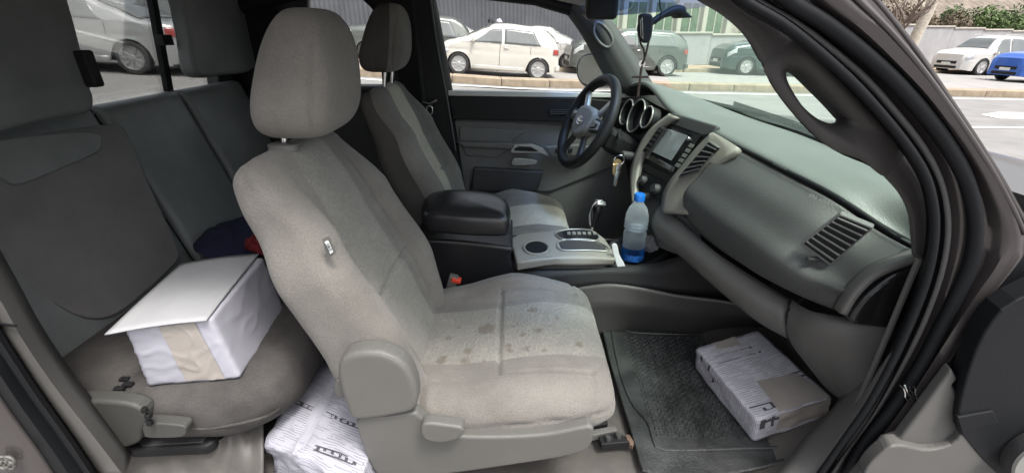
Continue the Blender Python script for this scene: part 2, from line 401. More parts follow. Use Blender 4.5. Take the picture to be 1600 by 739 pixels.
# ---- rear wall of the cab with its sliding window
XR = -1.26
def xr(z): return XR + (z + .235) * .13          # the rear glass leans forward at the top
def rearwall():
    for nm, y0, y1, z0, z1 in (('rear_wall', YN - .02, YF, -1.0, -.235), ('rear_window_header', YN - .02, YF, .115, .19), ('rear_wall_corner', YN - .02, .80, -.235, .115), ('rear_wall_corner', 2.02, YF, -.235, .115)):
        P = [V3((xr(max(z0, -.235)), y0, z0)), V3((xr(max(z0, -.235)), y1, z0)), V3((xr(z1), y1, z1)), V3((xr(z1), y0, z1))]
        plate(nm, P, (1, 0, -.13 if z0 > -.9 else 0), .05, M['charcoal'], T, bevel=.003)
    g = plate('rear_window', [V3((xr(-.233) - .02, .80, -.233)), V3((xr(-.233) - .02, 2.02, -.233)), V3((xr(.113) - .02, 2.02, .113)), V3((xr(.113) - .02, .80, .113))], (1, 0, -.13), .005, M['glass_clear'], T, bevel=0)
    for y in (1.30, 1.725):
        plate('window_frame', [V3((xr(-.23), y - .014, -.23)), V3((xr(-.23), y + .014, -.23)), V3((xr(.11), y + .014, .11)), V3((xr(.11), y - .014, .11))], (1, 0, -.13), .02, M['rubber'], g, bevel=.002)
    box('window_latch', (xr(-.035) + .008, 1.725, -.035), (.03, .05, .035), M['black'], g, bevel=.004)
    box('lower_window_rail', (XR - .008, 1.51, -.222), (.025, .38, .022), M['white_plastic'], g, bevel=.003)  # white colour stands for the reflection on the window's lower frame
rearwall()

# ============================================================ SEATS
def superring(w, tF, tB, n=96, p=.5):
    out = []
    for k in range(n):
        a = 2 * math.pi * k / n; c, s = math.cos(a), math.sin(a)
        out.append((w * math.copysign(abs(c) ** p, c), (tF if s > 0 else tB) * math.copysign(abs(s) ** .62, s)))
    # even the points out along the ring
    P = [V3((a, b, 0)) for a, b in out]; P.append(P[0]); L = [0]
    for a, b in zip(P, P[1:]): L.append(L[-1] + (b - a).length)
    Q = []; j = 0
    for i in range(n):
        t = L[-1] * i / n
        while L[j + 1] < t: j += 1
        f = (t - L[j]) / max(1e-9, L[j + 1] - L[j]); q = P[j].lerp(P[j + 1], f); Q.append((q.x, q.y))
    return Q
def g_(x, c, s): return math.exp(-((x - c) / s) ** 2)
MF = None
def make_backrest(seat, yc, mats):
    """bolstered backrest leaning back, rings stacked from the hinge to the shoulders"""
    NR = 100; NS = 168; rows = []; fm = []
    for i in range(NR):
        s = i / (NR - 1)
        xc = tab(s, [(0, -.285), (.3, -.335), (.7, -.425), (1, -.49)]); zc = -.80 + s * .578
        nx, nz = .955, .295                      # forward normal of the leaning back
        w_ = tab(s, [(0, .215), (.25, .248), (.6, .245), (.85, .215), (1, .185)])
        zc += .032 * s * (yc > 1.5); tF = tab(s, [(0, .075), (.3, .07), (.8, .05), (1, .045)]); tB = tab(s, [(0, .075), (.4, .082), (.85, .062), (1, .05)])
        e = 1 - s
        cap = 1.0
        if e < .06: cap = math.sqrt(max(0, 1 - ((.06 - e) / .06) ** 2))
        if s < .05: cap = math.sqrt(max(0, 1 - ((.05 - s) / .05) ** 2))
        cw = 1 - (1 - cap) * .22; ct = .05 + .95 * cap
        row = []
        for (y, n) in superring(w_ * cw, tF * ct, tB * ct, NS):
            r = abs(y) / w_
            if n > 0:
                bol = smooth01((r - .48) / .3) * (1 - smooth01((r - .9) / .2) * .5)
                n += .052 * bol * tab(s, [(0, .6), (.3, 1), (.7, .9), (.93, .1), (1, 0)]) * ct
                n -= .016 * g_(r, .60, .014) * (1 - smooth01((s - .8) / .15))
                n -= .012 * g_(s, .40, .008) * (r < .60)
                n -= .012 * g_(s, .40, .16) * (1 - r)
                n += .0012 * noise.noise(V3((y * 20, s * 14, yc)))
            else:
                n += .0012 * noise.noise(V3((y * 20, s * 14, yc)))
            y *= 1 - .024 * g_(n, .012 - .10 * max(0, s - .80), .0035) * (r > .7)           # side seam
            row.append(V3((xc + nx * n, yc + y, zc + nz * n)))
        rows.append(row)
    V, Fc = grid(rows, cv=True, caps=True)
    ref = superring(1, 1, 1, NS)
    for i in range(NR - 1):
        for j in range(NS):
            a = ref[j]; b = ref[(j + 1) % NS]
            n_ = a[1] + b[1]; y_ = (abs(a[0]) + abs(b[0])) / 2
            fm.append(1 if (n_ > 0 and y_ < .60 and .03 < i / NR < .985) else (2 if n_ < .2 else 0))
    fm += [0, 0]
    return obj('backrest', V, Fc, mats, seat, fmat=fm)
def make_cushion(seat, yc, mats):
    NR = 100; NS = 168; rows = []; fm = []
    X0, X1 = -.31, .235
    for i in range(NR):
        s = i / (NR - 1); x = X0 + (X1 - X0) * s
        top = tab(s, [(0, -.74), (.3, -.735), (.75, -.712), (1, -.722)]); bot = tab(s, [(0, -.86), (.6, -.86), (1, -.845)])
        w_ = tab(s, [(0, .235), (.3, .262), (.8, .258), (1, .235)])
        e = (1 - s)
        cap = math.sqrt(max(0, 1 - ((.10 - e) / .10) ** 2)) if e < .10 else 1.0
        if s < .05: cap = math.sqrt(max(0, 1 - ((.05 - s) / .05) ** 2))
        zc = (top + bot) / 2; h = (top - bot) / 2 * (.06 + .94 * cap)
        row = []
        for (y, n) in superring(w_ * (.88 + .12 * cap), h, h, NS, .42):
            r = abs(y) / w_
            if n > 0:
                bol = smooth01((r - .52) / .25) * (1 - smooth01((r - .88) / .16) * .9)
                n += bol * tab(s, [(0, .05), (.25, .45), (.55, 1), (.85, .35), (1, 0)]) * (.060 if y > 0 else .020)
                n -= (.016 if y > 0 else .010) * g_(r, .66 , .012) * (s < .90) 
                n -= .016 * g_(s, .50, .007) * (r < .66)
                n += .007 * math.sin(s * 75 + n * 60) * g_(s, .14, .09) * (y < 0) * smooth01((r - .6) / .2)
                n += .008 * (1 - r * r) * g_(s, .72, .2) - .008 * g_(s, .2, .2) * (1 - r)
                n -= .006 * g_(s, .885, .008) * (r > .64)
            n += .0016 * noise.noise(V3((y * 16, x * 22, yc)))
            y2 = y * (1 - .06 * smooth01((-n) / .07))
            y2 *= 1 - .024 * g_(n, -.006 + .03 * s, .0035) * (r > .8)
            row.append(V3((x + (.012 * smooth01(n / .05) - .03 * smooth01(-n / .06)) * s, yc + y2, zc + n)))
        rows.append(row)
    V, Fc = grid(rows, cv=True, caps=True)
    ref = superring(1, 1, 1, NS, .42)
    for i in range(NR - 1):
        for j in range(NS):
            a = ref[j]; b = ref[(j + 1) % NS]
            fm.append(1 if (a[1] + b[1] > 0 and (abs(a[0]) + abs(b[0])) / 2 < .66 and i / NR < .985) else 0)
    fm += [0, 0]
    return obj('cushion', V, Fc, mats, seat, fmat=fm)
def make_headrest(seat, yc, m, xh=-.440, zh=-.083, hw=.128, hd=.085, hh=.120):
    rows = []; NU = 64; NV = 120
    for i in range(NU):
        a = -math.pi / 2 + math.pi * i / (NU - 1); sz = math.copysign(abs(math.sin(a)) ** .68, math.sin(a)); cr = abs(math.cos(a)) ** .5
        row = []
        tp = (sz + 1) / 2
        for j in range(NV):
            b = 2 * math.pi * j / NV; c, s = math.cos(b), math.sin(b)
            y = hw * (1 - .22 * tp ** 1.5) * cr * math.copysign(abs(c) ** .40, c); x = hd * (1.08 - (.30 * tp ** 2 if s > 0 else .62 * tp ** 1.3)) * cr * math.copysign(abs(s) ** (.48 if s > 0 else .66), s)
            seam = g_(x / hd, -.12, .035)
            y *= 1 - .045 * seam * (abs(c) > .2)
            y *= 1 - .045 * g_(x / hd, .62, .05) * (abs(c) > .2); x -= .0
            row.append(V3((xh + x + .040 * tp + .002, yc + y, zh + hh * sz)))
        rows.append(row)
    V, Fc = grid(rows, cv=True, caps=True)
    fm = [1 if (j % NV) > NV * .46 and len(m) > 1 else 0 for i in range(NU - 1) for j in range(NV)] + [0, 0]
    h = obj('headrest', V, Fc, m, seat, fmat=fm)
    return h
SP = [PZ(700, 520, .73), PZ(690, 560, .735), PZ(715, 505, .73), PZ(745, 480, .73), PZ(870, 500, .715), PZ(905, 540, .715), PZ(860, 470, .715), PZ(755, 570, .73), PZ(760, 512, .725), PZ(797, 547, .72), PZ(833, 487, .715), PZ(842, 519, .715), PZ(817, 527, .72), PZ(822, 546, .715), PZ(850, 551, .715), PZ(795, 541, .72), PZ(730, 545, .73), PZ(725, 560, .73), PZ(884, 458, .715), PZ(801, 512, .72)]
SR = [.007, .010, .004, .005, .004, .006, .004, .006, .016, .006, .009, .006, .006, .006, .005, .004, .009, .008, .006, .004]
def seat(yc, near):
    s = part('front_seat', T, (0, yc, -.9))
    off = O - wloc(s)
    spots = [(*(p + off), r) for p, r in zip(SP, [q * 1.25 for q in SR])] if near else []
    ins = insert_cloth('seat_insert_cloth' + ('' if near else '_driver'), spots, (.250, .242, .218) if near else (.46, .425, .35))  # driver insert is paler: side window light painted into the cloth
    make_backrest(s, yc, [M['fabric'], ins, M['fabric'] if near else M['fabric_shaded']])
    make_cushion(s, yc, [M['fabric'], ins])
    make_headrest(s, yc, [M['fabric']]) if near else make_headrest(s, yc, [M['fabric'], M['fabric_shaded']], -.475, -.030, .118, .080, .112)
    for dy in (-.055, .055):
        tube('headrest_post', [V3((-.475, yc + dy, -.26)), V3((-.455, yc + dy, -.14))], .0065, M['chrome'], s, 12)
    lathe('post_guide', [(.0, .010), (.012, .012), (.020, .008), (.021, -.004), (0, -.004)], (-.471, yc - .055, -.222), (0, .0, 1), M['cover_grey'], s, sx=1.5)
    # plinth and rails
    box('seat_plinth', (-.08, yc + .02, -.90), (.36, .36, .09), M['black'], s)
    for dy in (-.19, .19):
        b = box('seat_rail', (-.08, yc + dy * .7 + .03, -.965), (.38, .035, .03), M['black'], s, bevel=.004)
    return s
YC = .97
s1 = seat(YC, True); s1['label'] = 'stained grey cloth seat nearest the open door'
s2 = seat(1.76, False); s2['label'] = 'driver seat behind the steering wheel, light and shade painted into its cloth'
# side covers of the near seat
YS = .688
def side_cover(name, pts, y0, th, m, par, bevel=.012, n=40, seg=4):
    k = th * .6; P = [p - V3((0, k, 0)) for p in catmull([PY(px, py, y0 + k) for px, py in pts], n, closed=True)]
    return plate(name, P, (0, -1, 0), th, m, par, bevel=bevel, seg=seg)
side_cover('recliner_cover', [(534, 562), (545, 543), (575, 536), (610, 540), (640, 560), (655, 595), (652, 625), (625, 634), (585, 640), (556, 640), (545, 615), (537, 590)], YS - .012, .045, M['cover_grey'], s1)
side_cover('side_valance', [(560, 650), (575, 640), (610, 640), (652, 634), (664, 645), (700, 668), (770, 672), (850, 668), (920, 655), (926, 662), (918, 690), (880, 703), (800, 716), (700, 730), (625, 738), (596, 734), (575, 700)], YS, .030, M['cover_grey'], s1, .008, n=64)
side_cover('recliner_lever', [(661, 655), (672, 651), (700, 654), (723, 658), (726, 666), (715, 677), (690, 682), (668, 678), (660, 668)], YS - .030, .028, M['cover_grey'], s1, .007)
side_cover('lower_bracket', [(527, 590), (545, 585), (550, 605), (540, 615), (526, 608)], YS + .03, .02, M['cover_grey'], s1, .004, n=16)
# cloth tag on the backrest side
def tagp(px, py, o=0): return PY(px, py, .728 + o)
pt = [tagp(503, 374), tagp(512, 371), tagp(524, 396), tagp(517, 402), tagp(510, 398)]
tg = plate('seat_tag', pt, (0, -1, 0), .006, M['cover_grey'], s1, bevel=.001)
plate('tag_mark', [tagp(507, 378, -.002), tagp(512, 376, -.002), tagp(520, 394, -.002), tagp(516, 397, -.002)], (0, -1, 0), .002, M['white_plastic'], s1, bevel=0)
text('tag_text', 'SRS', .010, frame(tagp(513, 386.5, -.0035), tagp(519, 397) - tagp(508, 377), V3((1, 0, .4))), M['ink'], s1)
# floor mount at the front of the near rail
mnt = part('rail_mount', T, (.2, .75, -.98))
mP = Pl(PZ(930, 700, .965), PZ(990, 690, .965), PZ(960, 660, .965))
for k, (q, mm) in enumerate([([(918, 660), (948, 654), (950, 661), (918, 668)], 'black'), ([(918, 672), (962, 664), (965, 672), (922, 681)], 'cover_grey'), ([(935, 681), (968, 674), (985, 690), (940, 694)], 'black')]):
    plate(['rail_end', 'rail_channel', 'bolt_plate'][k], [mP.at(a, b, .004 * k) for a, b in q], mP.n, .02, M[mm], mnt, bevel=.002)
plate('rusty_hook', [mP.at(a, b, .002) for a, b in [(976, 678), (984, 678), (991, 690), (989, 697), (982, 692)]], mP.n, .015, M['rust'], mnt, bevel=.002)
for a, b in ((950, 687), (966, 683)):
    lathe('bolt', [(0, .012), (.007, .012), (.009, .008), (.009, 0), (0, 0)], mP.at(a, b, .008), mP.n, M['charcoal'], mnt, n=6)
# red belt buckle between cushion and console
bk = box('belt_buckle', tuple(PY(707, 440, 1.24)), (.030, .022, .05), M['cover_grey'], T, Matrix.Rotation(R(18), 3, 'Y'), .004)
box('release_button', tuple(PY(713, 437, 1.235)), (.030, .02, .016), M['red'], bk, Matrix.Rotation(R(18), 3, 'Y'), .003)

# ============================================================ REAR BENCH
rb = part('rear_bench', T, (-.9, 1.4, -.9))
def cushion_r(name, x0, x1, y0, y1, zt, zb, rad, m):
    n = 24; P = []
    for (cx, cy, a0) in ((x1 - rad, y0 + rad, -90), (x1 - rad * .5, y1 - rad * .5, 0), (x0 + .03, y1 - .03, 90), (x0 + .03, y0 + .03, 180)):
        rr = rad if a0 == -90 else (rad * .5 if a0 == 0 else .03)
        for k in range(9):
            a = R(a0 + 90 * k / 8); P.append((cx + rr * math.cos(a), cy + rr * math.sin(a)))
    c = (sum(p[0] for p in P) / len(P), sum(p[1] for p in P) / len(P))
    rows = []
    for (ins, z) in ((.9, zb), (.10, zb), (.02, zb + .015), (0, zb + .045), (0, zt - .05), (.012, zt - .022), (.035, zt - .008), (.08, zt - .001), (.2, zt + .004), (.4, zt + .006), (.7, zt + .004), (.95, zt)):
        rows.append([])
        for (x, y) in P:
            d = V3((c[0] - x, c[1] - y, 0)); L_ = d.length
            f = ins if ins > .5 else min(.9, ins / L_ if ins < .1 else ins)
            rows[-1].append(V3((x, y, z)) + d * f + V3((0, 0, .004 * noise.noise(V3((x * 9, y * 9, z * 9))))))
    V, Fc = grid(rows, cv=True, caps=True); o = obj(name, V, Fc, m, rb); return subs(o, 1)
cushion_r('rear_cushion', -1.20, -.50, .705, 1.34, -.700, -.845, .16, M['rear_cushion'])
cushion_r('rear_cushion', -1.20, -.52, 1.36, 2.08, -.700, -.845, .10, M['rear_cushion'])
tube('cushion_piping', catmull([PY(200, 640, .70) , PY(250, 662, .70), PY(320, 669, .71), PY(400, 655, .72), PY(440, 635, .78), PY(480, 585, .92)], 30), .0035, M['rear_cushion'], rb)
# backrests: slabs leaning on the rear wall, near one carries a raised rounded cloth panel
bpl = Pl(V3((-1.055, .7, -.70)), V3((-1.055, 1.3, -.70)), V3((-1.19, 1.0, -.20)))
def back_slab(y0, y1, m, crown=.02):
    rows = []
    for i in range(25):
        s = i / 24; z = -.74 + .517 * s; x = -1.045 - .155 * s
        row = []
        for j in range(31):
            t = j / 30; y = y0 + (y1 - y0) * t
            e = min(t, 1 - t) * (y1 - y0); rnd = .022 * (1 - math.sqrt(max(0, 1 - max(0, (.022 - e) / .022) ** 2)))
            cr = crown * math.sin(math.pi * t) * math.sin(math.pi * min(1, s * 1.05))
            row.append(V3((x - rnd + cr, y, z)))
        rows.append(row)
    top = rows[-1]
    for dx, dz in ((-.008, .010), (-.022, .016), (-.045, .018), (-.065, .012)):
        rows.append([p + V3((dx, 0, dz)) for p in top])
    V, Fc = grid(rows); o = obj('rear_backrest', V, Fc, m, rb); solid(o, .012); return o
b1 = back_slab(.62, 1.335, M['vinyl_dark'], .03)
b2 = back_slab(1.342, 1.70, M['vinyl_dark'], .012)
b3 = back_slab(1.715, 2.10, M['vinyl_dark'], .02)
# cloth panel (its lower edge makes the big U) and smooth pad at the top
bq = Pl(V3((-1.055 + .036, .7, -.70)), V3((-1.055 + .036, 1.3, -.70)), V3((-1.19 + .036, 1.0, -.20)))
U = [(-60, 330), (0, 385), (60, 452), (110, 486), (150, 497), (185, 490), (230, 455), (272, 415), (281, 398), (268, 360), (235, 290), (205, 220), (190, 196), (150, 196), (60, 210), (-60, 235)]
P = catmull([bq.at(a, b, -.012) for a, b in U], 80, closed=True)
plate('cloth_panel', P, bq.n, .02, M['vinyl_mid'], b1, bevel=.007, seg=3)
P = catmull([bq.at(a, b, .0) for a, b in [(-50, 262), (0, 275), (30, 288), (80, 270), (150, 240), (160, 226), (155, 210), (110, 207), (40, 214), (-50, 230)]], 60, closed=True)
plate('smooth_pad', P, bq.n, .016, M['vinyl_dark'], b1, bevel=.004)
# rear headrests: tall dark rectangles in front of the glass
def slab_head(pts, X, th, m, name='rear_headrest'):
    def PX(px, py):
        d = ray(px, py); return d * (X / d.x)
    P = catmull([PX(*p) for p in pts], 48, closed=True)
    return plate(name, P, (1, 0, 0), th, m, rb, bevel=.015, seg=4)
slab_head([(-90, -90), (60, -120), (95, -40), (118, 30), (140, 120), (150, 172), (100, 184), (30, 200), (-60, 225), (-150, 240), (-160, 60)], -1.13, .07, M['vinyl_dark'])
slab_head([(281, -40), (330, -60), (392, -50), (398, 20), (402, 90), (393, 112), (350, 118), (320, 122), (306, 112), (298, 60), (288, 10)], -1.14, .06, M['vinyl_dark'])
box('belt_guide', tuple(PY(139, 108, 1.17)), (.03, .03, .085), M['black'], rb, bevel=.006)
# hinge cover, lever and tray at the near end of the bench
hp = [(125, 622), (138, 615), (200, 617), (233, 628), (240, 648), (232, 662), (226, 680), (200, 690), (170, 699), (145, 690), (150, 680)]
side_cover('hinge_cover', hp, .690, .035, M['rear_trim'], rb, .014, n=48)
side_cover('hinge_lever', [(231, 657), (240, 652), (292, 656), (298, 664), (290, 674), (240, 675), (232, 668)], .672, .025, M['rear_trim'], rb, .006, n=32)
for a, b in ((226, 640), (232, 650), (234, 660)): box('latch_tooth', tuple(PY(a, b, .664)), (.010, .01, .012), M['black'], rb, bevel=.002)
tp = Pl(PZ(200, 690, .845), PZ(340, 680, .845), PZ(300, 672, .845))
plate('seat_tray', [tp.at(*p) for p in [(190, 682), (240, 672), (343, 670), (335, 688), (320, 697), (200, 702)]], tp.n, .03, M['black'], rb, bevel=.008, seg=3)
plate('tray_well', [tp.at(*p, .002) for p in [(212, 686), (250, 677), (328, 676), (316, 690), (222, 696)]], tp.n, .004, M['charcoal'], rb, bevel=.001)
for a, b in ((195, 592), (200, 600), (186, 607)): box('floor_latch', tuple(PZ(a, b, .70)), (.02, .012, .008), M['black'], rb, bevel=.002)
# draped floor vinyl with folds below the tray
rows = []
for i in range(34):
    px = 150 + 260 * i / 33
    ys = [tab(px, [(150, 700), (225, 698), (262, 678 + 22), (340, 690), (390, 640), (420, 640)]), 715, 745, 800]
    row = []
    for k, py in enumerate(ys):
        d = .86 + .045 * k
        row.append(PZ(px, py + 0.0, d + .02 * noise.noise(V3((px / 28, k * .6, 1)))))
    rows.append(row)
V, Fc = grid(rows); o = obj('floor_fold', V, Fc, M['floor_vinyl'], rb); solid(o, .01); subs(o, 2)

# ============================================================ DASHBOARD
db = part('dashboard', T, (.65, 1.4, -.5))
def at_y(Y, prof): return prof
YS_ = [.735, .76, .82, .92, 1.05, 1.2, 1.30, 1.42, 1.62, 1.80, 1.95, 2.11]
def wind_x(Y): return tab(Y, [(.70, .79), (.85, .85), (1.0, .88), (1.4, .905), (1.8, .88), (2.11, .77)])
def brow_x(Y): return tab(Y, [(.735, .765), (.82, .765), (.93, .70), (1.09, .655), (1.30, .613), (1.62, .56), (1.78, .53), (2.11, .52)])
def brow_z(Y): return -tab(Y, [(.735, .365), (.82, .368), (.93, .323), (1.09, .303), (1.30, .285), (1.62, .262), (1.75, .205), (1.95, .20), (2.11, .23)])
def line(fx, fz, ys=YS_): return [V3((fx(y), y, fz(y))) for y in ys]
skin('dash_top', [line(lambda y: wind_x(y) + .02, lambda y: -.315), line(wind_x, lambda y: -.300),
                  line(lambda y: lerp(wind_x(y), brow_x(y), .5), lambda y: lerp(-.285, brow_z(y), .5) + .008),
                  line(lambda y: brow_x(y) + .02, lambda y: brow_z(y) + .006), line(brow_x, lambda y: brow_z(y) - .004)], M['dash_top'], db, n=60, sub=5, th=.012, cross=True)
tube('dash_seam', catmull([p + V3((.006, 0, -.008)) for p in line(brow_x, brow_z, [.74, .82, .93, 1.09, 1.30])], 40), .007, M['rubber'], db)
tube('windscreen_seal', catmull([V3((wind_x(y) + .005, y, -.296)) for y in [.72, .8, .9, 1, 1.2, 1.5, 1.8, 2.0, 2.1]], 40), .007, M['rubber'], db)
# passenger fascia: from the brow over the airbag lid round to the glovebox bottom
yp = [.74, .78, .84, .92, 1.02, 1.12, 1.19, 1.25]
def gb(y, k, fb):   # lines of the fascia below the brow
    return V3((brow_x(y) - fb[0], y, brow_z(y) - fb[1]))
L_ = []
for dx, dz in ((.004, .014), (.008, .02), (.055, .055), (.085, .10)):
    L_.append([gb(y, 0, (dx, dz)) for y in yp])
bot = [PY(1425, 480, .74), PY(1330, 487, .77), PY(1275, 478, .82), PY(1195, 440, .93), PY(1150, 412, 1.02), PY(1115, 388, 1.11), PY(1093, 370, 1.18), PY(1075, 352, 1.25)]
mid = [lerp(a, b, .5) + V3((-.03, 0, .02)) for a, b in zip(L_[-1], bot)]
L_.append(mid); L_.append([b + V3((-.004, 0, .015)) for b in bot]); L_.append([b + V3((.03, 0, -.005)) for b in bot])
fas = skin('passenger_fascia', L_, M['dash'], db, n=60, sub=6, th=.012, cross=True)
# lower knee trim, grey
t1 = [PY(1235, 467, .93) + V3((0, 0, 0)), PY(1190, 440, .985), PY(1120, 395, 1.09), PY(1070, 352, 1.24), PY(1030, 322, 1.36)]
t2 = [PY(1228, 492, .90), PY(1170, 462, .97), PY(1105, 415, 1.08), PY(1055, 372, 1.22), PY(1018, 345, 1.36)]
t3 = [PY(1232, 530, .90), PY(1180, 500, .97), PY(1115, 447, 1.08), PY(1068, 405, 1.2), PY(1030, 375, 1.32)]
skin('knee_trim', [t1, t2, t3, [p + V3((.10, .04, -.02)) for p in t3]], M['trim_grey'], db, n=30, sub=5, th=.012, cross=True)
k1 = [PY(1237, 467, .925), PY(1262, 484, .85), PY(1300, 492, .80), PY(1345, 498, .77), PY(1402, 503, .74)]
k2 = [PY(1229, 492, .895), PY(1250, 520, .84), PY(1290, 520, .79), PY(1330, 520, .76), PY(1392, 530, .735)]
k3 = [PY(1232, 530, .895), PY(1262, 565, .85), PY(1300, 590, .80), PY(1330, 600, .76), PY(1370, 600, .73)]
k4 = [PY(1262, 570, .93), PY(1290, 606, .88), PY(1318, 628, .82), PY(1335, 640, .77), PY(1350, 650, .73)]
skin('kick_trim', [k1, k2, k3, k4], M['trim_grey'], db, n=30, sub=5, th=.012, cross=True)
tube('trim_seam', catmull([PY(1256, 466, .905), PY(1238, 478, .905), PY(1229, 494, .893), PY(1232, 530, .893), PY(1240, 548, .893)], 20), .0022, M['rubber'], db)
# round black end cap of the dash
side_cover('dash_end_cap', [(1436, 395), (1436, 470), (1405, 500), (1340, 497), (1315, 489), (1335, 455), (1370, 425), (1405, 405)], .725, .05, M['gloss_black'], db, .010, n=50)
skin('dash_end_lip', [[PY(1300, 480, .785), PY(1322, 445, .775), PY(1360, 412, .765), (PY(1432, 385, .755))], [PY(1313, 490, .74), PY(1334, 456, .735), PY(1370, 425, .73), PY(1436, 398, .72)]], M['trim_grey'], db, n=24, sub=3, th=.012)
# passenger vent on the fascia
vpl = Pl(PY(1250, 380, .872), PY(1364, 352, .80), PY(1296, 414, .835))
def vent(par, pl, quad, n, fr, m_frame, dark, along=0):
    """frame ring, dark well, proud slats, all on the plane pl"""
    c = sum((V3((a, b, 0)) for a, b in quad), V3()) / 4
    def sc_(k): return [(c.x + (a - c.x) * k, c.y + (b - c.y) * k) for a, b in quad]
    o = plate('air_vent', [pl.at(*p, .004) for p in sc_(1.0)], pl.n, .02, m_frame, par, bevel=.003, seg=3)
    plate('vent_well', [pl.at(*p, .0055) for p in sc_(fr)], pl.n, .01, dark, par, bevel=0)
    q = sc_(fr * .99)
    for k in range(n):
        t = (k + .5) / n; h = .13 / n
        def e(t_): 
            if along == 0: a, b, c_, d = q[0], q[1], q[2], q[3]
            else: a, b, c_, d = q[1], q[2], q[3], q[0]
            # t across from edge a-b to edge d-c
            return (lerp(a[0], d[0], t_), lerp(a[1], d[1], t_)), (lerp(b[0], c_[0], t_), lerp(b[1], c_[1], t_))
        a0, b0 = e(t - h); a1, b1_ = e(t + h)
        plate('vent_slat', [pl.at(*p, .009) for p in (a0, b0, b1_, a1)], pl.n, .006, m_frame, par, bevel=.001)
    return o
vent(db, vpl, [(1250, 382), (1313, 334), (1366, 356), (1297, 416)], 7, .90, M['door_grey'], M['rubber'], along=1)
box('vent_wheel', tuple(vpl.at(1272, 404, .004)), (.03, .012, .006), M['charcoal'], db, bevel=.002)
text('airbag_text', 'SRS AIRBAG', .0105, frame(PY(1286, 317, .885) + V3((-.006, -.006, .006)), PY(1301, 324, .872) - PY(1270, 310, .90), V3((.2, 0, 1))), M['silver'], db, ext=.0008)
# ---- centre stack
cpl = Pl(PY(1050, 180, 1.60), PY(1130, 212, 1.31), PY(990, 300, 1.58))
def cp(name, pts, off, th, m, par=None, bevel=.002, smooth_n=0, seg=2):
    P = [cpl.at(a, b, off) for a, b in pts]
    if smooth_n: P = catmull(P, smooth_n, closed=True)
    return plate(name, P, cpl.n, th, m, par or db, bevel=bevel, seg=seg)
cp('stack_body', [(1045, 178), (1128, 208), (1085, 270), (1060, 335), (1035, 372), (985, 330), (985, 262), (1005, 215)], -.006, .08, M['charcoal'], bevel=.01)
cp('stack_top_cap', [(1040, 181), (1052, 176), (1120, 196), (1112, 210), (1096, 213), (1034, 190)], .003, .02, M['dash'], bevel=.006)
def band(name, outer, inner, off, m, th=.02, n=30, lift=.006):
    Lo = [cpl.at(a, b, off - lift) for a, b in outer]; Li = [cpl.at(a, b, off) for a, b in inner]
    Lm = [lerp(a, b, .5) + cpl.n * lift * 1.2 for a, b in zip(catmull(Lo, n), catmull(Li, n))]
    return skin(name, [catmull(Lo, n), Lm, catmull(Li, n)], m, db, n=n, sub=3, th=th)
band('left_bezel', [(1046, 177), (1012, 205), (992, 240), (984, 275), (988, 318)], [(1056, 184), (1024, 208), (1003, 243), (994, 280), (992, 318)], .022, M['champagne'])
band('right_bezel', [(1114, 207), (1140, 222), (1150, 236), (1118, 262), (1092, 290), (1078, 318), (1074, 334)], [(1106, 212), (1083, 236), (1062, 262), (1045, 284), (1036, 302), (1033, 322), (1036, 333)], .034, M['champagne'], lift=.004)
v2 = Pl(cpl.at(1060, 276, .040), cpl.at(1118, 222, .040), cpl.at(1082, 270, .040))
vent(db, v2, [(1058, 278), (1108, 220), (1122, 229), (1088, 268)], 6, .92, M['door_grey'], M['rubber'], along=1)
v3 = Pl(cpl.at(1000, 240, .026), cpl.at(1030, 200, .026), cpl.at(1006, 242, .026))
vent(db, v3, [(1003, 236), (1030, 197), (1036, 199), (1009, 240)], 5, .85, M['charcoal'], M['black'], along=1)
# radio with its display and buttons
rad = cp('radio', [(1033, 190), (1094, 212), (1056, 266), (1002, 232)], .006, .03, M['gloss_black'], bevel=.003)
cp('radio_screen', [(1037, 199), (1074, 212), (1048, 251), (1012, 234)], .008, .004, M['screen'], rad, .0006)
cp('disc_slot', [(1040, 193), (1082, 208), (1081, 211), (1039, 196)], .008, .003, M['black'], rad, 0)
for a, b in ((1028, 197), (1078, 218)): lathe('radio_knob', [(0, .010), (.005, .010), (.006, .008), (.006, 0), (0, 0)], cpl.at(a, b, .006), cpl.n, M['chrome'], rad, n=20)
for k in range(5): 
    a = 1023 - k * 4.3; b = 203 + k * 6.2
    cp('radio_button', [(a, b), (a + 4, b + 2), (a + 1.4, b + 6), (a - 2.6, b + 4)], .0085, .004, M['charcoal'], rad, .0006)
for k in range(5):
    a = 1078 - k * 5.2; b = 224 + k * 7.6
    cp('radio_button', [(a, b), (a + 6, b + 2), (a + 2.4, b + 7.5), (a - 3.6, b + 5)], .0085, .004, M['silver'], rad, .0006)
cp('radio_strip', [(1012, 240), (1054, 262), (1050, 269), (1008, 247)], .007, .004, M['chrome'], rad, .0006)
cp('switch_row', [(1001, 250), (1050, 277), (1046, 287), (999, 260)], .004, .01, M['black'], bevel=.002)
cp('pocket', [(999, 264), (1043, 290), (1034, 318), (996, 290)], .002, .01, M['rubber'], bevel=.002)
for a, b, r in ((1006, 282, .017), (1026, 296, .019), (1012, 308, .014)):
    lathe('climate_knob', [(0, .018), (r * .75, .018), (r * .8, .015), (r * .9, .006), (r, .004), (r, -.002), (0, -.002)], cpl.at(a, b, .004), cpl.n, M['charcoal'], db, n=28)
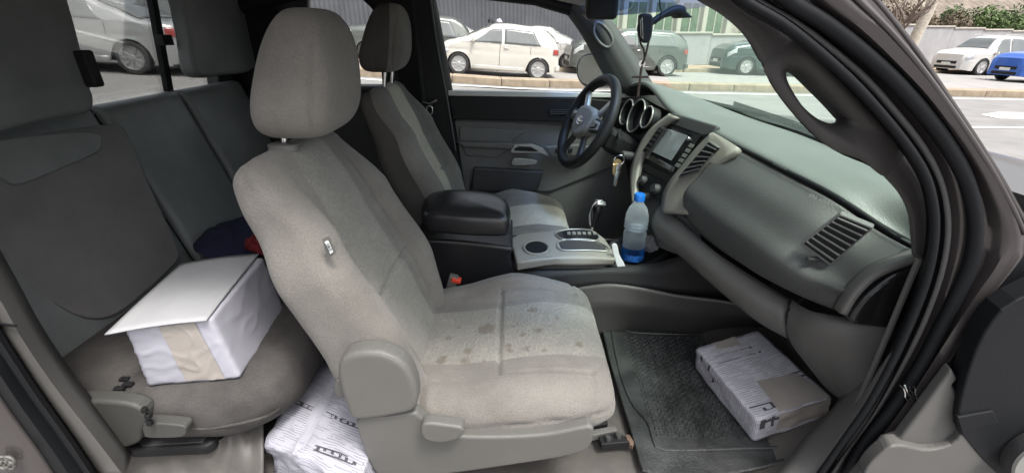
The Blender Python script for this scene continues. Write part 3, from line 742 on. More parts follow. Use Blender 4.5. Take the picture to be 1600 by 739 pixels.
# grey column running down from the stack to the console, sockets
q1 = [PY(1002, 322, 1.52), PY(1010, 345, 1.48), PY(1020, 368, 1.44), PY(1026, 385, 1.40)]
q2 = [PY(1040, 330, 1.36), PY(1052, 360, 1.32), PY(1058, 380, 1.30), PY(1054, 396, 1.30)]
q3 = [PY(1085, 345, 1.24), PY(1092, 372, 1.22), PY(1086, 392, 1.24), PY(1074, 402, 1.26)]
skin('stack_foot', [q1, q2, q3], M['door_grey'], db, n=20, sub=3, th=.012)
fp = Pl(q1[1], q2[1], q1[2])
for a, b in ((1027, 349), (1037, 360)):
    lathe('power_socket', [(0, .002), (.008, .002), (.010, .006), (.013, .006), (.014, 0), (.014, -.01), (0, -.01)], fp.at(a, b, .002), fp.n, M['black'], db, n=24)
# ---- instrument cluster
cl = part('instrument_cluster', T, (.52, 1.8, -.3))
hood = None
_unused = [[(.70, 1.64, -.225), (.70, 1.78, -.185), (.70, 1.95, -.185), (.70, 2.08, -.235)], [(.54, 1.66, -.235), (.53, 1.78, -.198), (.52, 1.94, -.198), (.53, 2.06, -.24)], [(.535, 1.665, -.245), (.525, 1.78, -.207), (.515, 1.94, -.207), (.525, 2.055, -.25)]]
obj('cluster_well', *grid([[V3((.60, y, z)) for z in (-.48, -.285)] for y in (1.62, 2.1)]), M['black'], cl)
for (a, b, y, r, r2) in ((995, 182, 1.80, .060, .014), (980, 176, 1.93, .048, .012), (1012, 184, 1.69, .036, .010)):
    c = PY(a, b, y); ax = V3((-.93, -.12, .30))
    lathe('gauge_cup', [(0, -.02), (r, -.018), (r + .004, .003), (r + .006, .002), (r + .004, -.03), (0, -.03)], c, ax, M['gauge'], cl, n=40)
    axn = ax.normalized(); sx_ = axn.cross(V3((0, 0, 1))).normalized(); sy_ = axn.cross(sx_)
    tube('gauge_ring', [c + axn * .005 + (sx_ * math.cos(t) + sy_ * math.sin(t)) * (r + .004) for t in [2 * math.pi * k / 40 for k in range(40)]], .0032, M['silver'], cl, 8, closed=True)
box('column_shroud', (.44, 1.78, -.42), (.16, .11, .09), M['black'], cl, Matrix.Rotation(R(25), 3, 'Y'), .02)
box('lower_dash', (.62, 1.85, -.55), (.16, .55, .28), M['black'], cl, Matrix.Rotation(R(-15), 3, 'Y'), .03)
box('lower_dash', (.75, 1.5, -.72), (.2, .5, .3), M['black'], cl, bevel=.03)
tube('wiper_stalk', [V3((.42, 1.76, -.36)), V3((.40, 1.66, -.37)), V3((.385, 1.60, -.365))], [.008, .008, .011], M['black'], cl)
# ---- steering wheel
sw = part('steering_wheel', T)
WC = PY(917, 191, 1.79); TL = R(27)
wn_ = V3((-math.cos(TL), -.20, math.sin(TL))).normalized()      # towards the driver
wy = V3((-.20, 1, 0)); wy = (wy - wn_ * wy.dot(wn_)).normalized(); wu = wy.cross(wn_); wu = wu if wu.z > 0 else -wu
# turned a little so that we look at its driver's face
sw.location = WC + O - T.location
def W(a, r, h=0): return WC + (wy * math.sin(a) + wu * math.cos(a)) * r + wn_ * h
tube('rim', [W(2 * math.pi * k / 64, .176) for k in range(64)], .0195, M['wheel_leather'], sw, 16, closed=True)
def Wp(pts, h0): return [WC + wy * (-a) + wu * b + wn_ * h0 for a, b in pts]
hub = plate('hub', catmull(Wp([(-.07, .045), (0, .06), (.07, .045), (.078, 0), (.06, -.045), (0, -.07), (-.06, -.045), (-.078, 0)], .028), 40, closed=True), wn_, .05, M['champagne'], sw, .014, seg=4)
for s_ in (-1, 1):
    plate('spoke', Wp([(s_ * .06, .03), (s_ * .17, .03), (s_ * .172, -.012), (s_ * .07, -.03)], .010), wn_, .02, M['charcoal'], sw, .006)
    plate('spoke_trim', Wp([(s_ * .075, .022), (s_ * .135, .020), (s_ * .14, -.01), (s_ * .08, -.022)], .016), wn_, .01, M['silver'], sw, .003)
    plate('switch_pad', Wp([(s_ * .088, .014), (s_ * .125, .012), (s_ * .128, -.004), (s_ * .09, -.014)], .022), wn_, .01, M['gloss_black'], sw, .003)
    plate('lower_spoke', Wp([(s_ * .03, -.05), (s_ * .055, -.045), (s_ * .105, -.138), (s_ * .075, -.158)], .006), wn_, .018, M['charcoal'], sw, .005)
    plate('upper_spoke', Wp([(s_ * .05, .045), (s_ * .07, .03), (s_ * .14, .105), (s_ * .12, .125)], .006), wn_, .018, M['silver'], sw, .005)
def ering(name, cx, cy, a, b, h, r):
    return tube(name, [WC + wy * -(cx + a * math.cos(t)) + wu * (cy + b * math.sin(t)) + wn_ * h for t in [2 * math.pi * k / 32 for k in range(32)]], r, M['chrome'], sw, 6, closed=True)
ering('emblem_ring', 0, -.005, .024, .016, .031, .0016); ering('emblem_ring', 0, -.002, .018, .006, .031, .0014); ering('emblem_ring', 0, -.006, .007, .0145, .031, .0014)
# ============================================================ CONSOLE
cs = part('centre_console', T, (.1, 1.45, -.8))
# deck: cream-grey top with cupholder
dk = Pl(PZ(800, 405, .69), PZ(960, 410, .695), PZ(800, 365, .67))
def dp(*p, off=0): return dk.at(p[0], p[1], off)
cs_body = box('console_body', (.02, 1.46, -.86), (.62, .27, .30), M['black'], cs, bevel=.02)
box('console_front', (.46, 1.47, -.90), (.30, .24, .22), M['black'], cs, bevel=.02)
deckp = [(797, 372), (812, 365), (860, 360), (893, 356), (925, 357), (945, 372), (962, 397), (960, 404), (900, 400), (850, 405), (808, 412)]
plate('console_deck', [dk.at(*p) for p in deckp], dk.n, .03, M['champagne'], cs, bevel=.006, seg=3)
skin('console_cheek', [[dk.at(808, 413), dk.at(850, 405), dk.at(900, 401), dk.at(962, 405)], [PY(806, 418, 1.325), PY(850, 415, 1.325), PY(900, 415, 1.325), PY(958, 414, 1.325)]], M['champagne'], cs, n=20, sub=3, th=.01)
c = dk.at(838, 387, .002)
lathe('cup_holder_ring', [(.037, .0), (.041, .005), (.046, .004), (.048, -.001), (.036, -.001)], c, dk.n, M['champagne'], cs, n=40)
lathe('cup_well', [(0, .0030), (.037, .0030), (.037, 0), (0, 0)], c, dk.n, M['rubber'], cs, n=40)
plate('console_pocket', [dk.at(*p, .003) for p in [(873, 378), (890, 375), (925, 376), (946, 385), (948, 391), (920, 390), (878, 389)]], dk.n, .006, M['charcoal'], cs, bevel=.002)
tube('pocket_rim', catmull([dk.at(*p, .003) for p in [(873, 378), (890, 374), (925, 375), (948, 385), (949, 392), (920, 391), (876, 390)]], 60, closed=True), .0028, M['silver'], cs, 8, closed=True)
plate('shift_gate', catmull([dk.at(*p, .004) for p in [(869, 364), (890, 359), (920, 360), (934, 368), (930, 375), (905, 374), (880, 372)]], 30, closed=True), dk.n, .006, M['gloss_black'], cs, bevel=.002)
tube('gate_rim', catmull([dk.at(*p, .004) for p in [(869, 364), (890, 358.5), (920, 359.5), (935, 368), (931, 376), (905, 375), (878, 373)]], 60, closed=True), .0028, M['silver'], cs, 8, closed=True)
for k in range(6):
    a = 886 + k * 8; plate('gate_step', [dk.at(*p, .006) for p in [(a, 362), (a + 5, 362), (a + 6, 366), (a + 1, 366)]], dk.n, .003, M['silver'], cs, bevel=0)
# gear lever
k0 = PY(924, 362, 1.50); k1_ = PY(931, 335, 1.50); k2_ = PY(935, 319, 1.50)
tube('gear_shaft', [k0, lerp(k0, k1_, .9)], .006, M['chrome'], cs)
tube('gear_knob', catmull([lerp(k0, k1_, .3), k1_, PY(934, 324, 1.50), PY(937, 316, 1.50)], 14), [.008, .009, .010, .011, .013, .015, .017, .019, .021, .022, .022, .021, .017, .006], M['gloss_black'], cs, 20, flat=.8)
lathe('grip', [(0, .030), (.010, .029), (.017, .022), (.019, .010), (.016, -.008), (.010, -.024), (.007, -.032), (0, -.032)], PY(934, 330, 1.50), (.15, 0, 1), M['gloss_black'], cs, n=24)
tube('knob_cap', [PY(929, 320, 1.49), PY(933, 316.5, 1.49), PY(940, 317, 1.49), PY(945, 319, 1.49)], [.012, .022, .022, .012], M['silver'], cs, 16, flat=.45)
tube('knob_trim', catmull([PY(922, 352, 1.478), PY(922, 335, 1.478), PY(926, 322, 1.474), PY(934, 315, 1.474), PY(945, 317, 1.48)], 16), .004, M['chrome'], cs, 8)
# armrest lid
al = [(658, 333), (662, 318), (675, 309), (700, 305), (745, 307), (780, 313), (796, 325), (797, 342), (790, 352), (740, 352), (700, 349), (665, 345)]
apl = Pl(PZ(665, 340, .525), PZ(790, 345, .525), PZ(700, 310, .515))
lo = catmull([apl.at(*p, 0) for p in al], 72, closed=True); lc = sum(lo, V3()) / len(lo)
V, Fc = grid([[lc + (p - lc) * k + apl.n * h for p in lo] for k, h in ((.97, -.036), (1.0, -.028), (1.0, -.004), (.985, .008), (.955, .017), (.90, .024), (.80, .030), (.62, .035), (.4, .038), (.2, .039), (.02, .040))], cv=True, caps=True)
obj('armrest_lid', V, Fc, M['black_leather'], cs)
side_cover('armrest_base', [(662, 350), (795, 357), (797, 372), (803, 425), (690, 440), (668, 400)], 1.315, .25, M['black_leather'], cs, .015, n=50)
# front tray rim with its dark well
tr = Pl(PZ(960, 415, .735), PZ(1040, 400, .735), PZ(1000, 380, .735))
plate('tray', catmull([tr.at(*p) for p in [(940, 420), (1000, 420), (1035, 405), (1062, 380), (1050, 365), (1010, 362), (960, 372), (945, 395)]], 40, closed=True), tr.n, .05, M['charcoal'], cs, bevel=.008, seg=3)
plate('tray_well', catmull([tr.at(*p, .001) for p in [(950, 410), (1000, 412), (1028, 400), (1050, 380), (1042, 370), (1010, 368), (965, 378), (950, 395)]], 40, closed=True), tr.n, .004, M['rubber'], cs, bevel=0)
skin('console_side', [[PY(680, 425, 1.325), PY(800, 423, 1.325), PY(955, 418, 1.325), PY(1040, 408, 1.30), PY(1100, 385, 1.24), PY(1160, 400, 1.2)], [PY(680, 520, 1.30), PY(800, 480, 1.30), PY(900, 452, 1.30), PY(960, 448, 1.30), PY(1060, 470, 1.26), PY(1190, 490, 1.2)]], M['black'], cs, n=20, sub=3, th=.01)
# vinyl carpet over the tunnel
c1 = [PY(900, 450, 1.30), PY(950, 444, 1.29), PY(1000, 450, 1.27), PY(1060, 462, 1.24), PY(1120, 470, 1.2), PY(1180, 480, 1.15)]
c2 = [PY(905, 478, 1.285), PY(950, 474, 1.275), PY(1010, 480, 1.26), PY(1070, 488, 1.245), PY(1130, 490, 1.21), PY(1190, 495, 1.16)]
c3 = [PZ(905, 530, .99), PZ(980, 520, .99), PZ(1030, 520, .99), PZ(1085, 525, .985), PZ(1140, 520, .97), PZ(1200, 520, .95)]
skin('tunnel_carpet', [c1, c2, c3], M['floor_dark'], T, n=40, sub=6, th=.01)
# ============================================================ FAR SIDE
fd = part('far_door', T, (.2, YF, -.6))
YD = 2.135
box('door_slab', (.215, YD + .045, -.64), (1.09, .06, .75), M['door_grey'], fd, bevel=.01)
def dq(name, pts, off, th, m, par=None, bevel=.003, n=0, seg=2):
    P = [PY(a, b, YD - off) for a, b in pts]
    if n: P = catmull(P, n, closed=True)
    return plate(name, P, (0, -1, 0), th, m, par or fd, bevel=bevel, seg=seg)
dq('door_top', [(700, 150), (905, 153), (990, 160), (990, 205), (900, 192), (707, 187)], .02, .05, M['black'], bevel=.006)
dq('door_sill_edge', [(698, 142), (985, 147), (985, 153), (700, 151)], .012, .05, M['sill_sheen'], bevel=.002)
dq('door_panel', [(707, 189), (800, 191), (900, 197), (960, 210), (960, 260), (860, 300), (760, 300), (720, 300)], -.005, .04, M['door_grey'], bevel=.006)
dq('door_insert', [(717, 198), (824, 204), (800, 222), (793, 236), (775, 247), (728, 244), (718, 222)], .006, .02, M['door_grey'], bevel=.006, n=0)
dq('arm_ledge', [(712, 222), (740, 222), (795, 224), (830, 228), (832, 236), (790, 234), (725, 231)], .035, .05, M['trim_grey'], bevel=.008, seg=3)
dq('pull_handle', [(797, 236), (804, 226), (830, 225), (848, 232), (858, 245), (842, 240), (800, 240)], .045, .02, M['silver'], bevel=.004)
dq('handle_recess', [(803, 233), (810, 229), (830, 230), (842, 237), (835, 237), (805, 236)], .047, .01, M['black'], bevel=.001)
dq('switch_panel', [(852, 230), (905, 227), (925, 231), (900, 243), (862, 245)], .045, .03, M['trim_grey'], bevel=.004)
for a in (868, 878, 888): dq('window_switch', [(a, 233), (a + 7, 232.6), (a + 6, 239), (a - 1, 239.6)], .048, .006, M['gloss_black'], bevel=.001)
dq('door_lever', [(800, 251), (806, 247), (835, 250), (840, 254), (832, 258), (802, 259)], .03, .015, M['silver'], bevel=.004, n=24)
dq('side_vent', [(857, 170), (892, 169), (892, 180), (858, 181)], .024, .01, M['rubber'], bevel=.001)
for k in range(3): dq('vent_slat', [(859, 172 + 3 * k), (890, 171 + 3 * k), (890, 172.4 + 3 * k), (859, 173.4 + 3 * k)], .026, .003, M['charcoal'], bevel=0)
dq('map_pocket', [(740, 262), (850, 268), (840, 300), (735, 300)], .02, .03, M['charcoal'], bevel=.008)
obj('far_door_glass', *grid([[PY(a, b, YF + .01) for a, b in ((675, 147), (672, -20))], [PY(a, b, YF + .01) for a, b in ((1000, 149), (860, -20))]]), M['glass_clear'], fd, smooth=False)
# far pillars: between the two doors (B) and at the windscreen (A)
bp = part('far_b_pillar', T, (-.45, YF, -.5))
skin('pillar_cover', [[PY(596, -30, YF + .02), PY(600, 60, YF + .02), PY(604, 130, YF + .02), PY(640, 300, YF + .02), PY(650, 420, YF + .02)], [PY(640, -30, YF - .03), PY(640, 60, YF - .03), PY(655, 130, YF - .03), PY(690, 300, YF - .03), PY(700, 420, YF - .03)], [PY(668, -30, YF - .02), PY(680, 60, YF - .02), PY(695, 130, YF - .02), PY(722, 300, YF - .02), PY(730, 420, YF - .02)], [PY(676, -30, YF + .03), PY(693, 60, YF + .03), PY(708, 145, YF + .03), PY(730, 300, YF + .03), PY(740, 420, YF + .03)]], M['black'], bp, n=30, sub=4, th=.015)
tube('pillar_piping', catmull([PY(670, -20, YF - .035), PY(683, 70, YF - .035), PY(698, 150, YF - .035), PY(712, 235, YF - .035)], 30), .0035, M['door_grey'], bp)
tube('belt_webbing', [PY(640, -20, YF - .05), PY(660, 150, YF - .06), PY(672, 230, YF - .06)], .012, M['black'], bp, 8, flat=.3)
tube('belt_anchor', [PY(660, 160, YF - .07), PY(672, 163, YF - .07), PY(684, 157, YF - .07)], [.006, .008, .010], M['chrome'], bp, 10)
tube('belt_ring', catmull([PY(668, 167, YF - .07), PY(675, 168, YF - .07), PY(675, 178, YF - .07), PY(668, 178, YF - .07)], 20, closed=True), .0035, M['chrome'], bp, 8, closed=True)
ap = part('far_a_pillar', T, (.45, YF, -.1))
a1 = [(800, -25), (850, -4), (880, 18), (905, 50), (925, 85), (945, 122), (958, 140), (975, 150)]
a4 = [(900, -60), (930, -10), (950, 22), (972, 55), (992, 85), (1008, 110), (1020, 130), (1032, 146)]
m1 = [PY(a, b, YF + .01) for a, b in a1]; m4 = [PY(a, b, YF - .01) for a, b in a4]
def bow(k, up): return [lerp(a, b, k) + V3((0, -up, 0)) for a, b in zip(catmull(m1, 30), catmull(m4, 30))]
skin('pillar_trim', [m1, bow(.2, .03), bow(.5, .042), bow(.8, .03), m4], M['dash'], ap, n=30, sub=3, th=.012)
gp = [(930, 38), (938, 37), (950, 48), (957, 62), (954, 72), (947, 74), (936, 66), (928, 52)]
plate('grip_recess', catmull([PY(a, b, YF - .038) for a, b in gp], 30, closed=True), (0, -1, 0), .008, M['rubber'], ap, .002)
tube('grip_rim', catmull([PY(a, b, YF - .040) for a, b in gp], 40, closed=True), .006, M['door_grey'], ap, 8, closed=True)
# far quarter (rear) window surround
qs = part('far_quarter', T, (-.8, YF, -.5))
qo = [(470, -60), (470, 40), (475, 110), (500, 132), (560, 136), (606, 136)]
box('quarter_lower', (-.90, YF + .03, -.62), (.75, .05, .78), M['charcoal'], qs, bevel=.006)
skin('quarter_rear', [[PY(330, -60, YF), PY(340, 60, YF), PY(350, 150, YF), PY(360, 200, YF)], [PY(478, -60, YF), PY(480, 40, YF), PY(486, 120, YF), PY(490, 200, YF)]], M['black'], qs, n=12, sub=3, th=.04)
skin('window_arch', [[PY(470, -25, YF), PY(540, -12, YF), PY(575, 8, YF), PY(590, 40, YF), PY(598, 140, YF)], [PY(470, -60, YF), PY(560, -50, YF), PY(610, -30, YF), (PY(622, 40, YF)), PY(625, 140, YF)]], M['black'], qs, n=30, sub=3, th=.04)
skin('quarter_sill', [[PY(470, 134, YF - .03), PY(620, 138, YF - .03)], [PY(470, 129, YF + .01), PY(620, 133, YF + .01)]], M['charcoal'], qs, n=4, th=.02)
obj('quarter_glass', *grid([[PY(a, b, YF + .02) for a, b in ((478, 134), (476, -30))], [PY(a, b, YF + .02) for a, b in ((606, 136), (600, -30))]]), M['glass_clear'], qs, smooth=False)
tube('coat_hook', catmull([PY(395, 28, YF - .03), PY(410, 31, YF - .05), PY(425, 26, YF - .05), PY(430, 20, YF - .03)], 12), .006, M['black'], qs, 8)
# far outside mirror
mc_ = PY(923, 110, 2.36); mn_ = V3((-.80, -.60, .09)).normalized(); mu_ = mn_.cross(V3((0, 0, 1))).normalized()
mpl_ = Pl(mc_, mc_ + mu_, mc_ + mu_.cross(mn_))
plate('mirror_shell', catmull([mpl_.at(a, b) for a, b in ((902, 125), (899, 108), (905, 90), (920, 82), (940, 84), (948, 95), (946, 125), (938, 137), (914, 137))], 40, closed=True), mn_, .10, M['gloss_black'], fd, .014, seg=4)
plate('mirror_glass', catmull([mpl_.at(a, b, .003) for a, b in ((905, 122), (903, 108), (908, 93), (920, 87), (936, 89), (943, 97), (942, 122), (934, 132), (914, 131))], 40, closed=True), mn_, .004, M['chrome'], fd, .0008)
box('mirror_arm', tuple(PY(956, 118, 2.26)), (.06, .16, .05), M['gloss_black'], fd, bevel=.012)
# ============================================================ WINDSCREEN
def wt(y): return V3((tab(y, [(.68, .27), (1.4, .345), (2.12, .27)]), y, .115))
def wb(y): return V3((wind_x(y) + .012, y, -.305))
ys = [.71 + k * 1.41 / 16 for k in range(17)]
def wp(y, t):
    p = lerp(wb(y), wt(y), t); return p + V3((.03, 0, .03)) * math.sin(math.pi * t)
wsc = part('windscreen', T, (.6, 1.4, -.1))
V, Fc = grid([[wp(y, t / 8 * .80) for t in range(9)] for y in ys]); obj('windscreen_glass', V, Fc, M['glass_wind'], wsc)
V, Fc = grid([[wp(y, .80 + t / 3 * .22) for t in range(4)] for y in ys]); obj('shade_band', V, Fc, M['glass_band'], wsc)
# visor, header clip, mirror
skin('windscreen_header', [[V3((.22, y, .155)) for y in (.7, 1.4, 2.1)], [wt(y) + V3((.02, 0, .01)) for y in (.7, 1.05, 1.4, 1.75, 2.1)]], M['headliner'], T, n=16, sub=2, th=.02)
vs_ = plate('sun_visor', [PY(a, b, 1.85) for a, b in ((862, -30), (960, -30), (965, 2), (940, 9), (905, 10), (868, 2))], (-.4, -1, -.6), .018, M['headliner'], T, .006)
box('visor_box', tuple(PY(940, 8, 1.60)), (.10, .05, .085), M['black'], T, bevel=.012)
box('visor_clip', tuple(PY(925, 20, 1.75)), (.05, .02, .05), M['beige'], T, Matrix.Rotation(R(35), 3, 'Y'), .005)
mr = part('rearview_mirror', T, PY(1008, 45, 1.40))
MX = Matrix.Rotation(R(12), 3, 'Z') @ Matrix.Rotation(R(-8), 3, 'Y')
P = [PY(a, b, 1.15) for a, b in ((997, 26), (1003, 22), (1014, 22), (1020, 28), (1019, 52), (1014, 66), (1003, 67), (998, 55))]
plate('mirror_shell', catmull(P, 30, closed=True), -ray(1008, 45), .20, M['black'], mr, .008, seg=3)
plate('mirror_face', [PY(a, b, 1.148) for a, b in ((1000, 30), (1004, 27), (1005, 62), (1001, 56))], -ray(1008, 45), .02, M['chrome'], mr, .0005)
tube('mirror_arm', catmull([PY(1018, 36, 1.22), PY(1036, 24, 1.23), PY(1056, 17, 1.24), PY(1068, 22, 1.25)], 14), [.007, .008, .008, .008, .008, .008, .009, .010, .011, .012, .013, .014, .014, .009], M['black'], mr, 14)
plate('mirror_mount', [PY(a, b, 1.24) for a, b in ((1052, 14), (1062, 8), (1084, 28), (1060, 29))], (0, -1, 0), .05, M['black'], mr, .004)
tube('mirror_wire', catmull([PY(1030, -20, 1.2), PY(1031, 8, 1.2), PY(1033, 22, 1.2), PY(1024, 38, 1.2)], 16), .0016, M['black'], mr, 6)
# ============================================================ NEAR A PILLAR, DOOR SEALS AND BODY
na = part('near_a_pillar', T, (.6, .66, -.2))
e1 = [(1020, -50), (1090, 0), (1135, 28), (1168, 58), (1190, 95), (1208, 135), (1240, 178), (1275, 215), (1312, 240), (1355, 258), (1385, 278), (1410, 305), (1424, 335), (1428, 365), (1429, 400)]
e2 = [(1080, -60), (1150, 0), (1210, 38), (1260, 78), (1300, 115), (1340, 158), (1378, 200), (1400, 228), (1418, 255), (1432, 280), (1440, 305), (1445, 335), (1445, 365), (1442, 385), (1436, 410)]
e3 = [(1110, -60), (1178, 0), (1238, 34), (1290, 75), (1334, 118), (1370, 158), (1402, 200), (1430, 240), (1450, 272), (1466, 305), (1474, 340), (1474, 375), (1470, 405), (1462, 435), (1450, 460)]
def PP(l, Y, dy=0): return [PY(a, b, Y + dy) for a, b in l]
HW = (1231, 150)
# trim as a sheet with a real grip hole: ring of strips round the hole
hole = [(1229, 112), (1236, 106), (1248, 108), (1262, 118), (1282, 138), (1304, 160), (1322, 180), (1330, 190), (1322, 194), (1300, 194), (1278, 186), (1256, 168), (1240, 145), (1230, 125)]
outer = [(1193, 100), (1238, 56), (1270, 76), (1298, 102), (1330, 135), (1360, 168), (1392, 203), (1414, 238), (1385, 276), (1345, 250), (1300, 233), (1258, 197), (1222, 155), (1205, 128)]
n_ = 56
yt = .70
Ho = catmull(PP(hole, yt, .0), n_, closed=True); Ou = catmull(PP(outer, yt), n_, closed=True)
rows = [[lerp(a, b, t) + V3((0, -.012 * math.sin(math.pi * min(1, t * 1.0)), 0)) for a, b in zip(Ho, Ou)] for t in (0, .12, .3, .6, 1)]
rows.insert(0, [a + V3((.012, .05, -.008)) for a in Ho])
V, Fc = grid(rows, cv=True); o = obj('grip_surround', V, Fc, M['pillar_trim'], na); 
rows = [[a + V3((.003 * math.sin(k), .002, 0)) for a in Ho] for k in (0,)]
# upper and lower remainder of the trim
skin('pillar_trim', [PP([(1020, -50), (1090, 0), (1135, 28), (1168, 58), (1190, 95), (1196, 102)], yt), PP([(1060, -60), (1125, 0), (1170, 28), (1200, 50), (1215, 75), (1216, 84)], yt, -.002), PP([(1080, -60), (1150, 0), (1195, 28), (1215, 43), (1230, 55), (1236, 62)], yt, 0)], M['pillar_trim'], na, n=30, sub=3, th=.012)
skin('pillar_trim', [PP([(1383, 275), (1410, 305), (1424, 335), (1428, 365), (1429, 402)], yt), PP([(1394, 255), (1424, 290), (1436, 325), (1439, 365), (1436, 404)], yt, -.002), PP([(1403, 234), (1434, 275), (1447, 320), (1449, 365), (1444, 406)], yt, 0)], M['pillar_trim'], na, n=24, sub=3, th=.012)
# windscreen side inner edge behind the trim
skin('pillar_inner', [PP(e1, yt + .01), [V3((p.x - .004, p.y, p.z + .002)) for p in PP(e1, yt + .035)]], M['rubber'], na, n=40, sub=1, th=.004)
# bands further out, each a long strip
def L(pts, Y): return PP(pts, Y)
s0 = [(1080, -60), (1150, 0), (1210, 38), (1262, 80), (1322, 138), (1372, 192), (1408, 238), (1432, 275), (1444, 315), (1447, 360), (1440, 410), (1425, 460), (1400, 520), (1372, 580), (1340, 640), (1305, 690), (1262, 745)]
s1_ = [(1105, -60), (1172, 0), (1232, 34), (1290, 78), (1345, 125), (1392, 178), (1430, 225), (1456, 270), (1469, 315), (1472, 360), (1466, 410), (1452, 460), (1428, 520), (1398, 580), (1362, 640), (1326, 690), (1290, 745)]
s2_ = [(1112, -60), (1180, 0), (1240, 31), (1298, 72), (1355, 120), (1402, 172), (1440, 220), (1468, 268), (1482, 315), (1486, 360), (1479, 410), (1464, 460), (1440, 520), (1408, 580), (1372, 640), (1336, 690), (1302, 745)]
s3_ = [(1130, -60), (1200, 0), (1262, 35), (1320, 75), (1375, 122), (1424, 172), (1462, 220), (1490, 268), (1502, 315), (1505, 360), (1496, 410), (1480, 460), (1452, 520), (1420, 580), (1384, 640), (1345, 690), (1312, 745)]
s4_ = [(1205, -60), (1262, 0), (1320, 40), (1372, 85), (1424, 135), (1468, 190), (1502, 240), (1525, 285), (1540, 330), (1543, 375), (1535, 415), (1510, 460), (1478, 520), (1444, 580), (1400, 640), (1360, 690), (1325, 745)]
s5_ = [(1230, -60), (1288, 0), (1345, 45), (1398, 95), (1450, 150), (1492, 205), (1530, 262), (1554, 310), (1570, 350), (1574, 380), (1556, 418), (1530, 455), (1490, 515), (1448, 580), (1408, 640), (1372, 688), (1328, 745)]
s6_ = [(1262, -60), (1320, 0), (1375, 45), (1428, 100), (1476, 160), (1515, 215), (1550, 270), (1576, 320), (1592, 358), (1592, 392), (1574, 420), (1548, 452), (1505, 512), (1465, 580), (1422, 640), (1388, 688), (1335, 745)]
s7_ = [(1300, -60), (1362, 0), (1408, 55), (1448, 110), (1485, 165), (1522, 220), (1560, 280), (1588, 330), (1609, 372), (1607, 402), (1592, 427), (1570, 455), (1528, 512), (1490, 576), (1442, 640), (1408, 688), (1345, 745)]
ya = .655
skin('door_seal', [L(s0, yt - .004), [p + V3((-.002, -.02, .004)) for p in L([((a[0] + b[0]) / 2, (a[1] + b[1]) / 2) for a, b in zip(s0, s1_)], ya)], L(s1_, ya)], M['rubber'], na, n=70, sub=4, th=.014)
tube('seal_bead', catmull(L([((a[0] * .45 + b[0] * .55), (a[1] * .45 + b[1] * .55)) for a, b in zip(s0, s1_)], ya - .022), 70), .006, M['rubber'], na, 8)
tube('seal_bead', catmull(L([((a[0] + b[0]) / 2, (a[1] + b[1]) / 2) for a, b in zip(s1_, s2_)], ya - .012), 70), .0055, M['charcoal'], na, 8)
skin('door_jamb', [L(s1_, ya + .004), L(s2_, ya + .006), L(s3_, ya - .006), L(s4_, ya - .010), L(s5_, .625), L(s6_, .620), L(s7_, .632)], M['paint'], na, n=70, sub=3, th=.012)
skin('body_edge', [L(s7_, .633), [p + V3((.012, .05, .004)) for p in L(s7_, .633)]], M['paint'], na, n=70, sub=3, th=.006)
tube('jamb_seal', catmull(L([((a[0] + b[0]) / 2, (a[1] + b[1]) / 2) for a, b in zip(s3_, s4_)], ya - .020), 70), [.010] * 70, M['rubber'], na, 10)
tube('drip_rail', catmull(L([((a[0] + b[0]) / 2, (a[1] + b[1]) / 2) for a, b in zip(s6_[:9], s7_[:9])], .622), 50), .0035, M['paint'], na, 10)
# cowl, wipers and bonnet ahead of the glass
skin('cowl', [[V3((wind_x(y) + .01, y, -.325)) for y in (.68, .9, 1.4, 1.9, 2.12)], [V3((wind_x(y) + .16, y, -.335)) for y in (.60, .9, 1.4, 1.9, 2.2)]], M['rubber'], T, n=20, sub=2, th=.01)
skin('bonnet', [[V3((wind_x(y) + .16, y, -.33)) for y in (.60, .9, 1.4, 1.9, 2.2)], [V3((1.5, y, z)) for y, z in ((.60, -.40), (.9, -.36), (1.4, -.35), (1.9, -.36), (2.2, -.40))], [V3((2.0, y, z)) for y, z in ((.62, -.52), (.9, -.47), (1.4, -.46), (1.9, -.47), (2.18, -.52))]], M['paint'], T, n=20, sub=4, th=.01)
for y0 in (1.0, 1.62):
    tube('wiper', [V3((wind_x(y0) + .03, y0, -.28)), V3((wind_x(y0 + .45) + .03, y0 + .5, -.285))], .008, M['rubber'], T, 8)
# near outer lower jamb: kick area below the dash and grey door trim beyond
skin('kick_panel', [[PY(1350, 640, .72), PY(1400, 505, .725), PY(1445, 400, .70)], [PY(1262, 745, .70), PY(1330, 660, .70), PY(1440, 410, .70)]], M['trim_grey'], T, n=16, sub=2, th=.01)
k5 = [PY(1210, 745, .69), PY(1258, 680, .75), PY(1298, 640, .78), PY(1318, 615, .80), PY(1345, 602, .78)]
k6 = [PY(1290, 745, .655), PY(1320, 690, .66), PY(1350, 640, .67), PY(1375, 590, .675), PY(1392, 550, .68)]
skin('sill_trim', [k5, k6], M['trim_grey'], T, n=20, sub=4, th=.012)
# ---- open near front door, edge-on at the right
nd = part('open_front_door', T, (.95, .5, -.7))
YA = .56
def nq(name, pts, Y, th, m, bevel=.006, n=0, seg=3):
    P = [PY(a, b, Y) for a, b in pts]
    if n: P = catmull(P, n, closed=True)
    return plate(name, P, (-.3, -1, 0), th, m, nd, bevel=bevel, seg=seg)
nq('door_body', [(1420, 740), (1470, 600), (1560, 440), (1640, 360), (1800, 420), (1800, 900), (1400, 900)], .625, .03, M['rubber'], .004)
nq('lower_trim', [(1330, 755), (1383, 694), (1405, 687), (1438, 644), (1488, 577), (1497, 593), (1489, 602), (1508, 644), (1498, 657), (1508, 680), (1580, 750), (1400, 800)], .585, .025, M['beige'], .006)
nq('trim_lip', [(1350, 745), (1384, 702), (1410, 696), (1450, 703), (1488, 694), (1506, 676), (1530, 700), (1570, 745), (1500, 790), (1400, 780)], .572, .03, M['beige'], .012, n=60)
